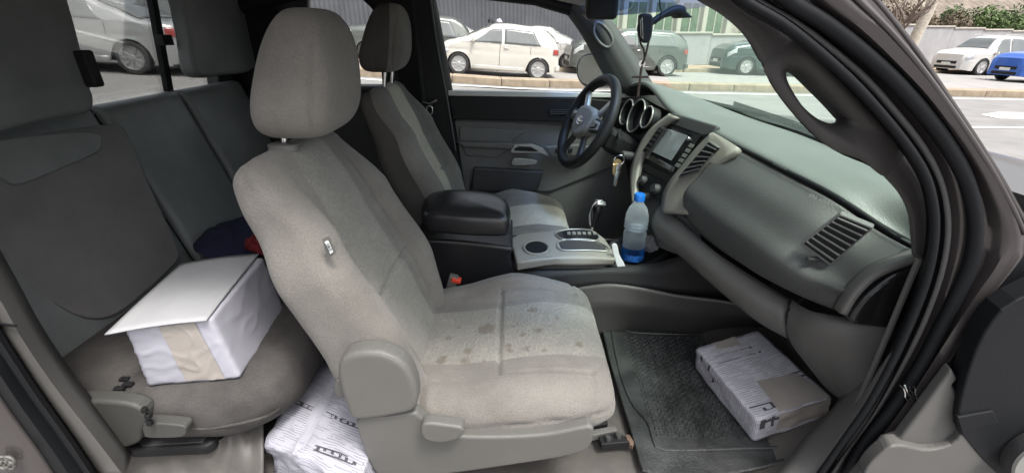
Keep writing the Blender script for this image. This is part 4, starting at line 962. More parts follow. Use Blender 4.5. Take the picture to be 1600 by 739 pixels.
nq('door_card', [(1496, 655), (1520, 560), (1552, 500), (1592, 468), (1700, 440), (1800, 560), (1800, 900), (1640, 800), (1560, 742), (1512, 690)], .57, .04, M['rubber'], .004, n=90)
nq('trim_notch', [(1496, 652), (1552, 642), (1560, 660), (1504, 676)], .566, .01, M['rubber'], .002)
sp_c = PY(1650, 722, .540)
lathe('speaker', [(0, .004), (.045, .004), (.058, .010), (.062, .016), (.066, .016), (.070, .006), (.070, -.01), (0, -.01)], sp_c, (-.25, -1, .05), M['charcoal'], nd, n=48)
lathe('speaker_ring', [(.060, .0165), (.062, .020), (.067, .020), (.069, .0155), (.060, .0155)], sp_c, (-.25, -1, .05), M['silver'], nd, n=48)
# hinge wires at the jamb
for k in range(5):
    P = [PY(1408 + 4 * k + 3 * i + random.uniform(-3, 3), 604 + 5 * i + random.uniform(-3, 3), .612) for i in range(6)]
    tube('hinge_spring', catmull(P, 16), .0015, [M['chrome'], M['black']][k % 2], na, 6)
# ---- near rear door jamb (left edge)
nr = part('near_rear_jamb', T, (-.8, .62, -.6))
j0 = [(-80, 330), (0, 468), (40, 538), (90, 610), (145, 680), (195, 745)]
j1 = [(-100, 345), (-20, 478), (12, 530), (62, 606), (112, 676), (158, 745)]
j2 = [(-110, 365), (-35, 498), (0, 552), (48, 626), (98, 695), (132, 745)]
j3 = [(-130, 420), (-60, 545), (-20, 590), (22, 650), (62, 705), (88, 745)]
j4 = [(-150, 440), (-75, 560), (-32, 608), (10, 665), (46, 715), (66, 745)]
j5 = [(-190, 520), (-140, 640), (-110, 690), (-80, 740), (-60, 770), (-40, 800)]
skin('jamb_trim', [[p + V3((-.03, .06, 0)) for p in PP(j0, .64)], PP(j0, .63), PP(j1, .625)], M['trim_grey'], nr, n=30, sub=2, th=.01)
skin('jamb_seal', [PP(j1, .627), PP([((a[0] + b[0]) / 2, (a[1] + b[1]) / 2) for a, b in zip(j1, j2)], .60), PP(j2, .615), PP([((a[0] + b[0]) / 2, (a[1] + b[1]) / 2) for a, b in zip(j2, j3)], .598), PP(j3, .61)], M['rubber'], nr, n=30, sub=3, th=.01)
skin('jamb_body', [PP(j3, .61), PP(j4, .60), PP(j5, .60)], M['paint'], nr, n=30, sub=2, th=.01)
box('jamb_joint', tuple(PY(8, 507, .622)), (.035, .004, .003), M['rubber'], nr, Matrix.Rotation(R(10), 3, 'Y'), .0005)
for k in range(4):
    c = PY(8 + 9 * (k % 2), 716 + 7 * (k // 2), .59)
    tube('latch_striker', [c + V3((.010 * math.cos(t), -.004, .010 * math.sin(t))) for t in [2 * math.pi * i / 12 for i in range(12)]], .0028, M['cover_grey'], nr, 6, closed=True)
# side wall of the rear cab above the jamb
skin('rear_side_wall', [PP([(-160, -160), (-160, 200), (-110, 330), (-80, 330)], .60), PP([(-700, -400), (-600, 200), (-500, 500), (-400, 900)], .58)], M['paint'], nr, n=10, sub=1, th=.02)

# ============================================================ LOOSE THINGS IN THE CAB
# rubber floor mat with raised rim
mt = root('floor_mat', PZ(1090, 620, .99), 'ribbed black rubber floor mat in the front passenger footwell', 'floor mat')
mpl = Pl(PZ(945, 507, .985), PZ(1010, 725, .985), PZ(1235, 705, .975))
mo = [(946, 503), (1000, 506), (1060, 512), (1150, 515), (1235, 560), (1310, 640), (1262, 700), (1190, 728), (1100, 740), (1010, 735), (1000, 715), (985, 665), (962, 590), (950, 545)]
plate('mat_sheet', catmull([mpl.at(*p, .012) for p in mo], 80, closed=True), mpl.n, .008, M['mat_rubber'], mt, .002)
ri = [(958, 512), (990, 519), (1060, 522), (1150, 524), (1228, 570), (1285, 640), (1235, 692), (1150, 700), (1040, 702), (1022, 690), (1012, 660), (985, 625), (966, 570)]
tube('mat_rim', catmull([mpl.at(*p, .014) for p in ri], 90, closed=True), .0035, M['mat_rubber'], mt, 6, closed=True)
tube('mat_rim', catmull([mpl.at(*p, .013) for p in mo], 90, closed=True), .0045, M['mat_rubber'], mt, 6, closed=True)
# rows of small ribs: one stuff mesh
V = []; Fc = []
a0 = mpl.at(966, 524, .012); ax = (mpl.at(1150, 528, .012) - a0); ay = (mpl.at(1020, 690, .012) - a0)
ex = ax.normalized(); ey = (ay - ex * ay.dot(ex)).normalized()
for i in range(33):
    for j in range(56):
        c = a0 + ex * (.010 + i * .0150 + (j % 2) * .0075) + ey * (.004 + j * .0095)
        # keep inside the rim
        rel = c - a0; u_ = rel.dot(ex); v_ = rel.dot(ey)
        if v_ > ay.dot(ey) - .02: continue
        if u_ < .012 + (ay.dot(ex) / ay.dot(ey)) * v_ : continue
        if u_ > .48: continue
        k = len(V); h = mpl.n * .0032
        d1, d2 = (ex, ey) if (i + j) % 2 else (ey, ex)
        A, B = d1 * .0058, d2 * .0016
        V += [c - A - B, c + A - B, c + A + B, c - A + B, c - A * .8 - B * .5 + h, c + A * .8 - B * .5 + h, c + A * .8 + B * .5 + h, c - A * .8 + B * .5 + h]
        Fc += [(k + 4, k + 5, k + 6, k + 7), (k, k + 1, k + 5, k + 4), (k + 1, k + 2, k + 6, k + 5), (k + 2, k + 3, k + 7, k + 6), (k + 3, k, k + 4, k + 7)]
rb_ = obj('mat_ribs', V, Fc, M['mat_rubber'], mt, smooth=False); rb_['kind'] = 'stuff'
# wrapped parcels
def parcel(name, O_, ux, uy, uz, m, label, cat, crumple=.004, n=22, seed=0, sag=0.0, uvflip=False):
    """box with corner O_, edge vectors ux, uy and height uz, its wrapping creased"""
    r_ = root(name, O_ + (ux + uy) * .5 - uz * 0, label, cat)
    bm = bmesh.new(); uvl = bm.loops.layers.uv.new('UVMap')
    nx, ny, nz = n, n, max(6, n // 2)
    def P3(a, b, c): 
        p = O_ + ux * a + uy * b + uz * c
        q = V3((a, b, c))
        ed = 0
        cen = O_ + (ux + uy + uz) * .5
        # rounded edges
        k = sum(1 for t in (a, b, c) if t < .001 or t > .999)
        if k >= 2: p = lerp(p, cen, .012 * (k - 1))
        s_ = V3((a * 5 + seed, b * 5, c * 3))
        d = noise.noise(s_) * 1.0 + abs(noise.noise(s_ * 2.3)) * .9 - .3
        out = (p - cen).normalized()
        p = p + out * crumple * d
        if c > .99: p = p - uz.normalized() * sag * math.sin(math.pi * a) * math.sin(math.pi * b)
        return p
    cache = {}
    def vert(a, b, c):
        k = (round(a, 5), round(b, 5), round(c, 5))
        if k not in cache: cache[k] = bm.verts.new(P3(a, b, c) + O - r_.location)
        return cache[k]
    def facegrid(f, n1, n2, uvf):
        for i in range(n1):
            for j in range(n2):
                cs_ = [(i / n1, j / n2), ((i + 1) / n1, j / n2), ((i + 1) / n1, (j + 1) / n2), (i / n1, (j + 1) / n2)]
                try: fc = bm.faces.new([vert(*f(a, b)) for a, b in cs_])
                except ValueError: continue
                fc.smooth = True
                for lp, (a, b) in zip(fc.loops, cs_): lp[uvl].uv = uvf(a, b)
    facegrid(lambda a, b: (a, b, 1), nx, ny, lambda a, b: (a, b))
    facegrid(lambda a, b: (a, b, 0), nx, ny, lambda a, b: (a, b))
    facegrid(lambda a, b: (0, a, b), ny, nz, lambda a, b: (-b * .4, a))
    facegrid(lambda a, b: (1, a, b), ny, nz, lambda a, b: (1 + b * .4, a))
    facegrid(lambda a, b: (a, 0, b), nx, nz, lambda a, b: (a, -b * .4))
    facegrid(lambda a, b: (a, 1, b), nx, nz, lambda a, b: (a, 1 + b * .4))
    bmesh.ops.recalc_face_normals(bm, faces=bm.faces)
    me = bpy.data.meshes.new('wrapping'); bm.to_mesh(me); bm.free(); me.materials.append(m)
    o = bpy.data.objects.new('wrapping', me); COL.objects.link(o); o.parent = r_
    for e in me.edges: pass
    return r_, P3
def sticker(name, P3, uvs, face, m, par, lift=.0012, n=10):
    """a thin patch laid over the parcel: uvs = corner quad (a,b) on the top (face 't'), near end ('n') or left side ('l')"""
    rows = []
    for i in range(n + 1):
        row = []
        for j in range(n + 1):
            u = i / n; v = j / n
            a = lerp(lerp(uvs[0][0], uvs[1][0], u), lerp(uvs[3][0], uvs[2][0], u), v); b = lerp(lerp(uvs[0][1], uvs[1][1], u), lerp(uvs[3][1], uvs[2][1], u), v)
            if face == 't': p = P3(a, b, 1); e = P3(a, b, 1.02) - P3(a, b, .98)
            elif face == 'n': p = P3(a, 0, b); e = P3(a, -.02, b) - P3(a, .02, b)
            else: p = P3(0, a, b); e = P3(-.02, a, b) - P3(.02, a, b)
            row.append(p + e.normalized() * lift)
        rows.append(row)
    V, Fc = grid(rows); return obj(name, V, Fc, m, par)
# 1 in the front footwell (near-left bottom corner is the origin)
tl = PZ(1087, 543, .880); trr = PZ(1186, 510, .842); brr = PZ(1302, 628, .832); bl = PZ(1183, 656, .880)
up = V3((-.01, -.005, .083))
og = bl - up
p1, P3a = parcel('wrapped_parcel', og, (brr - bl + trr - tl) * .5, (tl - bl), up, M['print'], 'parcel wrapped in printed form paper lying on the black floor mat', 'parcel', .004, seed=3)
sticker('packing_tape', P3a, [(.30, .0), (.98, .0), (.90, .34), (.36, .38)], 't', M['tape'], p1, .0018)
sticker('packing_tape', P3a, [(.25, .90), (.60, .86), (.62, .99), (.28, .99)], 't', M['tape'], p1, .0014)
sticker('packing_tape', P3a, [(.30, .25), (.98, .25), (.98, .99), (.30, .99)], 'n', M['tape'], p1, .0018)
def marks(P3, par, base, s=1, face='t'):
    if face == 't': base = [b for b in base]
    for (a, b, c, d) in base: sticker('printed_block', P3, [(a, b), (c, b), (c, d), (a, d)], face, M['ink'], par, .0011 if face == 't' else .0012, 2)
marks(P3a, p1, [(.02, .12, .32, .135), (.16, .06, .20, .095), (.28, .06, .33, .12), (.20, .06, .28, .07), (.82, .34, .97, .355), (.86, .28, .98, .30), (.66, .79, .70, .81), (.72, .70, .76, .72), (.12, .80, .64, .806), (.10, .705, .68, .711)])
marks(P3a, p1, [(.05, .55, .12, .95), (.05, .75, .30, .86), (.20, .55, .24, .95)], face='n')
marks(P3a, p1, [(.86, .7, .89, .95), (.72, .7, .75, .95), (.64, .4, .67, .6)], face='l')
# 2 behind the near seat on the rear floor
A = PZ(410, 668, .86); B = PZ(600, 722, .84); C = PZ(545, 585, .85); D = PZ(490, 545, .86)
up = V3((.0, -.005, .13))
og = PZ(412, 690, .88) - up + V3((.0, .0, 0))
ux = (PZ(560, 760, .85) - PZ(412, 690, .88)); uy = (D - A) * 1.05
p2, P3b = parcel('wrapped_parcel', og, ux, uy, up, M['print_white'], 'crumpled white printed parcel on the rear floor behind the passenger seat', 'parcel', .014, seed=9, sag=.0)
sticker('packing_tape', P3b, [(.30, .0), (.42, .0), (.42, .99), (.30, .99)], 't', M['paper'], p2, .0015)
marks(P3b, p2, [(.02, .447, .28, .455), (.02, .41, .28, .422), (.44, .447, .98, .455), (.44, .412, .98, .422)] + [(x, .422, x + .03, .447) for x in (.04, .10, .15, .21, .48, .54, .60, .68, .74, .80, .86, .92)])
marks(P3b, p2, [(.50, .158, .98, .166), (.50, .12, .98, .130)] + [(x, .13, x + .03, .158) for x in (.52, .58, .66, .74, .80, .88)])
# 3 white box on the rear cushion with a loose card on top
bl_ = PZ(232, 602, .700); br_ = PZ(376, 590, .700)
tA = PZ(196, 516, .540); tB = PZ(330, 498, .540); tC = PZ(412, 402, .540); tD = PZ(280, 412, .540)
def parcel_q(name, b4, t4, m, label, cat, crumple, seed):
    r_ = root(name, (b4[0] + b4[1] + b4[2] + b4[3]) / 4, label, cat)
    def P3(a, b, c):
        p = lerp(lerp(lerp(b4[0], b4[1], a), lerp(b4[3], b4[2], a), b), lerp(lerp(t4[0], t4[1], a), lerp(t4[3], t4[2], a), b), c)
        cen = sum(b4 + t4, V3()) / 8
        k = sum(1 for t in (a, b, c) if t < .001 or t > .999)
        if k >= 2: p = lerp(p, cen, .010 * (k - 1))
        s_ = V3((a * 4 + seed, b * 4, c * 4)); d = noise.noise(s_)
        rg = 1 - abs(noise.noise(s_ * .8 + V3((5, 1, 2)))) * 9
        d = d * .25 + max(0, rg) * .9 + max(0, 1 - abs(noise.noise(s_ * .6 + V3((1, 7, 3)))) * 10) * .8
        return p + (p - cen).normalized() * crumple * d
    rows = []
    bm = bmesh.new(); uvl = bm.loops.layers.uv.new('UVMap'); cache = {}
    def vert(*k):
        k = tuple(round(t, 5) for t in k)
        if k not in cache: cache[k] = bm.verts.new(P3(*k) + O - r_.location)
        return cache[k]
    n = 26
    for f in (lambda a, b: (a, b, 1), lambda a, b: (a, b, 0), lambda a, b: (0, a, b), lambda a, b: (1, a, b), lambda a, b: (a, 0, b), lambda a, b: (a, 1, b)):
        for i in range(n):
            for j in range(n):
                cs_ = [(i / n, j / n), ((i + 1) / n, j / n), ((i + 1) / n, (j + 1) / n), (i / n, (j + 1) / n)]
                fc = bm.faces.new([vert(*f(a, b)) for a, b in cs_]); fc.smooth = True
    bmesh.ops.recalc_face_normals(bm, faces=bm.faces)
    me = bpy.data.meshes.new('wrapping'); bm.to_mesh(me); bm.free(); me.materials.append(m)
    o = bpy.data.objects.new('wrapping', me); COL.objects.link(o); o.parent = r_
    return r_, P3
b4 = [bl_, br_, br_ + (tC - tB) * 1.0, bl_ + (tD - tA) * 1.0]; b4 = [V3((p.x, p.y, -.700)) for p in b4]
t4 = [tA, tB, tC, tD]
# tidy into a true box: top quad above the bottom quad
p3, P3c = parcel_q('wrapped_box', b4, t4, M['paper'], 'white paper wrapped box with tan tape on the rear seat cushion', 'box', .0022, 5)
sticker('packing_tape', P3c, [(.42, .05), (.84, .03), (.80, .99), (.38, .99)], 'n', M['tape'], p3, .0022, 26)
cr = root('white_card', PZ(300, 455, .533), 'loose white card sheet lying on top of the wrapped box', 'card')
cq = [PZ(163, 522, .532), PZ(322, 500, .534), PZ(405, 396, .533), PZ(284, 411, .527)]
rows = [[lerp(lerp(cq[0], cq[1], i / 16), lerp(cq[3], cq[2], i / 16), j / 16) + V3((0, 0, .004 * math.sin(i / 16 * 3.1) + .002 * math.sin(j / 5))) for j in range(17)] for i in range(17)]
V, Fc = grid(rows); solid(obj('card_sheet', V, Fc, M['card'], cr), .003)
# cloths behind the box
def cloth(name, pts, z, m, label):
    r_ = root(name, PZ(*pts[0], z), label, 'cloth')
    rows = []
    c = sum((PZ(a, b, z) for a, b in pts), V3()) / len(pts)
    O2 = catmull([PZ(a, b, z) for a, b in pts], 40, closed=True)
    for t in (1, .96, .8, .6, .4, .2, .02):
        rows.append([lerp(c, p, t) + V3((0, 0, (1 - t ** 4) * .035 + .05 * abs(noise.noise(p * 23 + V3((t * 5, 0, 0)))))) for p in O2])
    V, Fc = grid(rows, cv=True, caps=True); o = obj('cloth_heap', V, Fc, m, r_); subs(o, 1)
cloth('navy_cloth', [(300, 390), (330, 362), (380, 345), (430, 350), (430, 400), (380, 410), (320, 410)], .66, M['navy'], 'crumpled navy blue cloth behind the white box on the rear seat')
cloth('red_cloth', [(382, 390), (402, 382), (420, 386), (415, 402), (392, 403)], .63, M['redcloth'], 'small red cloth beside the navy cloth on the rear seat')
# water bottle
c0 = tr.at(987, 406, .002); BY = c0.y
BS = 1.13
bt = root('water_bottle', c0, 'clear plastic water bottle with blue cap and blue label on the console tray', 'bottle')
prof = [(0, .0), (.028, .0), (.033, .006), (.033, .05), (.0325, .052), (.0335, .07), (.0315, .074), (.034, .082), (.0335, .095), (.0300, .100), (.0305, .106), (.0335, .112), (.034, .135), (.033, .150), (.026, .172), (.016, .186), (.0125, .190), (.0125, .198)]
prof = [(a * BS, b * BS) for a, b in prof]
o = lathe('bottle_body', prof, c0, (0, 0, 1), M['bottle'], bt, n=36, sharp=80)
lathe('bottle_label', [(a * BS, b * BS) for a, b in [(.0340, .008), (.0342, .050), (.0346, .050), (.0344, .008), (.0340, .008)]], c0, (0, 0, 1), M['label'], bt, n=36)
lathe('label_print', [(a * BS, b * BS) for a, b in [(.0350, .010), (.0352, .030), (.0354, .030), (.0352, .010), (.0350, .010)]], c0, (0, 0, 1), M['navy_print'], bt, n=36)
lathe('bottle_cap', [(a * BS, b * BS) for a, b in [(0, .216), (.014, .216), (.0158, .213), (.0158, .196), (0, .196)]], c0, (0, 0, 1), M['bluecap'], bt, n=32)
for k in range(3): lathe('bottle_ridge', [(.0335 * BS, (.108 + .011 * k) * BS), (.0352 * BS, (.110 + .011 * k) * BS), (.0335 * BS, (.112 + .011 * k) * BS)], c0, (0, 0, 1), M['bottle'], bt, n=32)
# white tag and crumpled tissue by the bottle
wtg = root('white_strap', PZ(965, 400, .70), 'short white plastic strap hanging over the tray edge beside the bottle', 'strap')
plate('strap', catmull([PY(a, b, 1.33) for a, b in ((956, 383), (964, 382), (968, 398), (977, 416), (972, 424), (966, 420), (960, 402))], 24, closed=True), (0, -1, .2), .006, M['white_plastic'], wtg, .002)
ts = root('tissue', tr.at(1016, 385), 'crumpled white tissue between the bottle and the grey socket column', 'tissue')
rows = []
c = tr.at(1016, 383, .02)
for i in range(12):
    a = -math.pi / 2 + math.pi * i / 11
    rows.append([c + V3((math.cos(a) * math.cos(t) * .030, math.cos(a) * math.sin(t) * .026, math.sin(a) * .034)) * (1 + .45 * noise.noise(V3((math.cos(t) * 2, math.sin(t) * 2, a * 2)))) for t in [2 * math.pi * k / 20 for k in range(20)]])
V, Fc = grid(rows, cv=True, caps=True); obj('tissue_ball', V, Fc, M['card'], ts, smooth=False)
# keys in the ignition
ky = root('key_ring', PY(963, 262, 1.66), 'bunch of keys hanging from the ignition below the steering wheel', 'keys')
lathe('ignition_barrel', [(0, .012), (.010, .012), (.016, .008), (.018, 0), (.018, -.04), (0, -.04)], PY(974, 243, 1.68), (-.9, -.3, .2), M['charcoal'], T, n=24)
tube('ring', catmull([PY(a, b, 1.64) for a, b in ((972, 243), (975, 252), (966, 260), (958, 256), (962, 246))], 30, closed=True), .0018, M['chrome'], ky, 6, closed=True)
plate('key', catmull([PY(a, b, 1.64) for a, b in ((960, 250), (969, 250), (972, 258), (967, 266), (964, 288), (959, 290), (960, 266), (957, 258))], 30, closed=True), (-.3, -1, 0), .003, M['brass'], ky, .0006)
plate('key', catmull([PY(a, b, 1.63) for a, b in ((964, 256), (971, 258), (968, 272), (961, 290), (958, 288), (962, 270))], 24, closed=True), (-.3, -1, 0), .003, M['chrome'], ky, .0006)
plate('key_fob', catmull([PY(a, b, 1.635) for a, b in ((958, 258), (968, 258), (968, 274), (958, 274))], 20, closed=True), (-.3, -1, 0), .010, M['brass'], ky, .003)
# rosary hanging from the mirror
rs = root('rosary', PY(1002, 70, 1.36), 'beaded rosary with a dark cross hanging from the rear-view mirror', 'rosary')
Pa = catmull([PY(a, b, 1.32) for a, b in ((1004, 25), (997, 45), (1001, 68), (1006, 78), (1007, 92), (1004, 100))], 26)
Pb = catmull([PY(a, b, 1.30) for a, b in ((1020, 32), (1017, 50), (1013, 68), (1010, 82), (1006, 96), (1004, 100))], 26)
def beads(P, r_, nm='bead'):
    V = []; Fc = []
    for p in P:
        k = len(V); m_ = 6
        ring = [(r_ * .7, -.7 * r_), (r_, 0), (r_ * .7, .7 * r_)]
        V.append(p + V3((0, 0, -r_))); 
        for rr, h in ring: V += [p + V3((rr * math.cos(2 * math.pi * i / m_), rr * math.sin(2 * math.pi * i / m_), h)) for i in range(m_)]
        V.append(p + V3((0, 0, r_)))
        for i in range(m_):
            j = (i + 1) % m_; Fc.append((k, k + 1 + j, k + 1 + i))
            for q in range(2): a = k + 1 + q * m_; Fc.append((a + i, a + j, a + m_ + j, a + m_ + i))
            Fc.append((k + 1 + 2 * m_ + i, k + 1 + 2 * m_ + j, k + 2 + 3 * m_ - 1))
    o = obj(nm + '_strand', V, Fc, M['bead'], rs); o['kind'] = 'stuff'
beads(Pa, .0035); beads(Pb, .0035); beads(catmull([PY(1003, 104, 1.31), PY(1001, 116, 1.31)], 5), .004)
lathe('medal', [(0, .002), (.009, .002), (.009, -.002), (0, -.002)], PY(1003, 100, 1.31), (-.2, -1, 0), M['chrome'], rs, n=16)
c = PY(1000, 123, 1.31)
box('cross', tuple(c + V3((0, 0, -.012))), (.006, .005, .075), M['bead'], rs, bevel=.001); box('cross_arm', tuple(c + V3((0, -.0005, .004))), (.046, .0045, .006), M['bead'], rs, bevel=.001)
# ============================================================ THE STREET
def gz(x, y=0):
    """road height under the eye: steeper on the left, gentle on the right"""
    xc = max(-14, min(60, x))
    return -(1.40 + (.075 * xc if xc < 0 else .030 * xc)) 
def ground_hit(px, py):
    d = ray(px, py); t = 2.0
    while t < 200:
        p = d * t
        if p.z < gz(p.x): break
        t += .02
    return d * t
def med_y(x): return 12.9 + .085 * x          # line of the median kerb
def far_y(x): return 17.2 + .33 * x if x > -3 else 16.2 + .02 * (x + 3) + .15 * (x + 3)
S = {}
M['asphalt'] = mat('asphalt', (.27, .26, .25), .9, var=.14, vscale=2.2, bump=.5, bscale=90)
M['asphalt_near'] = mat('near_asphalt', (.20, .195, .19), .9, var=.16, vscale=1.6, bump=.5, bscale=90)
M['concrete'] = mat('kerb_concrete', (.30, .24, .175), .9, var=.25, vscale=4, bump=.5, bscale=60)
M['pave'] = mat('pavement_earth', (.34, .25, .18), .95, var=.3, vscale=2, bump=.4, bscale=60)
M['roadpaint'] = mat('road_paint', (.62, .61, .57), .8, var=.2, vscale=6)
M['sheet'] = mat('fence_sheet', (.08, .084, .096), .6, metal=.1, var=.16, vscale=1.2)
M['wallgrey'] = mat('painted_wall', (.30, .305, .32), .9, var=.12, vscale=1.2, bump=.3, bscale=30)
M['wallpale'] = mat('pale_wall', (.42, .40, .36), .9, var=.12, vscale=1.5)
M['window_dark'] = mat('dark_window', (.09, .14, .085), .25, var=.3, vscale=2)
M['leaf'] = mat('foliage', (.075, .12, .035), .8, var=.5, vscale=2.2)
M['leaf_dry'] = mat('dry_foliage', (.15, .12, .085), .9, var=.4, vscale=2.2)
M['bark'] = mat('bark', (.16, .12, .10), .95, var=.3, vscale=12, bump=.6, bscale=60)
M['bark_pale'] = mat('pale_bark', (.42, .38, .32), .95, var=.25, vscale=9, bump=.5, bscale=60)
M['hill'] = mat('hillside_earth', (.17, .14, .115), .95, var=.45, vscale=.8)
def sheet(name, xs, ys, fz, m, kind='structure'):
    V, Fc = grid([[V3((x, y if not callable(y) else y(x), fz(x, y if not callable(y) else y(x)))) for y in ys] for x in xs])
    o = obj(name, V, Fc, m); o['kind'] = kind; return o
xs = [-80, -40, -20, -14, -10, -6, -3, 0, 3, 6, 10, 14, 20, 28, 40, 60, 110, 200]
sheet('ground', [-250, -80, -40, -14, 0, 10, 20, 40, 60, 120, 300], [-250, -60, -10, 6, 14, 30, 60, 300], lambda x, y: gz(x) - .03 + (.0 if y < 40 else (y - 40) * .02), M['asphalt_near'])
sheet('near_road', xs, [-14, -8, -2, 4, 8, lambda x: med_y(x) - .35], lambda x, y: gz(x), M['asphalt_near'])
sheet('far_road', xs, [lambda x: med_y(x) + .3, lambda x: med_y(x) + 1.2, lambda x: far_y(x) - .0], lambda x, y: gz(x) + .004, M['asphalt'])
sheet('pavement', xs, [lambda x: far_y(x) + .16, lambda x: far_y(x) + 3.2, lambda x: far_y(x) + 9], lambda x, y: gz(x) + .12, M['pave'])
# kerb stones of the median (one child each) and of the far pavement
def kerb(name, fy, x0, x1, step, w_, h, seedc):
    r_ = root(name, (0, 0, 0), None, None, kind='structure')
    first = None; x = x0
    while x < x1:
        a = V3((x, fy(x), gz(x))); b = V3((x + step - .02, fy(x + step - .02), gz(x + step - .02)))
        L2 = (b - a).length
        if first is None:
            first = box('kerb_stone', (0, 0, 0), (L2, w_, h), M['concrete'], r_, bevel=.015, local=True); o = first
        else: o = first.copy(); COL.objects.link(o)
        o.parent = r_; o.location = (a + b) * .5 + V3((0, 0, h / 2 - .02))
        d = b - a; o.rotation_euler = (0, -math.atan2(d.z, d.xy.length) + random.uniform(-.003, .003), math.atan2(d.y, d.x) + random.uniform(-.006, .006))
        x += step
    return r_
kerb('median_kerb', med_y, -12, 40, 1.3, .6, .20, 1)
kerb('far_kerb', lambda x: far_y(x) + .07, -14, 60, 1.5, .18, .16, 2)
# painted lines and arrow on the near road
def strip(name, f0, f1, x0, x1, n=20):
    V, Fc = grid([[V3((x, f(x), gz(x) + .009)) for f in (f0, f1)] for x in [x0 + (x1 - x0) * i / n for i in range(n + 1)]])
    o = obj(name, V, Fc, M['roadpaint']); o['kind'] = 'structure'; return o
strip('edge_line', lambda x: med_y(x) - 1.0, lambda x: med_y(x) - .78, -12, 40)
strip('lane_line', lambda x: med_y(x) - 5.3, lambda x: med_y(x) - 5.15, 3.5, 40)
def painted(name, pts):
    P = []
    for a, b in pts:
        p = ground_hit(a, b); p.z = gz(p.x) + .009; P.append(p)
    o = obj(name, P, [tuple(range(len(P)))], M['roadpaint'], smooth=False); o['kind'] = 'structure'
painted('road_arrow', [(1532, 180), (1560, 176), (1640, 178), (1700, 174), (1700, 190), (1640, 188), (1560, 186)])
painted('road_mark', [(1586, 268), (1620, 262), (1640, 280), (1600, 292)])
# ---- cars
def paintm(name, col, rough=.3, metal=.3): return mat(name, col, rough, metal=metal, coat=.7, var=.04, vscale=2)
P_silver = paintm('silver_paint', (.40, .41, .41), metal=.6); P_white = paintm('white_paint', (.52, .51, .49), metal=0); P_cream = paintm('warm_white_paint', (.56, .54, .49), metal=.1)
P_grey = paintm('grey_green_paint', (.10, .11, .10), metal=.4); P_dark = paintm('dark_teal_paint', (.035, .06, .06), metal=.4); P_blue = paintm('blue_paint', (.02, .10, .42), metal=.1)
M['carglass'] = mat('car_glass', (.10, .11, .11), .06, var=.2, vscale=1.5, spec=.9); M['carglass_light'] = mat('light_car_glass', (.30, .32, .31), .08, var=.35, vscale=2, spec=.9)
M['tyre'] = mat('tyre_rubber', (.02, .02, .02), .8, var=.2, vscale=12); M['alloy'] = mat('alloy', (.55, .55, .55), .3, metal=.7, var=.05); M['steel'] = mat('wheel_cover', (.30, .30, .30), .4, metal=.5, var=.1)
M['lamp_red'] = mat('tail_lamp', (.30, .03, .025), .2, coat=1); M['lamp_clear'] = mat('head_lamp', (.6, .62, .64), .1, metal=.3, coat=1); M['plate'] = mat('number_plate', (.65, .66, .62), .5)
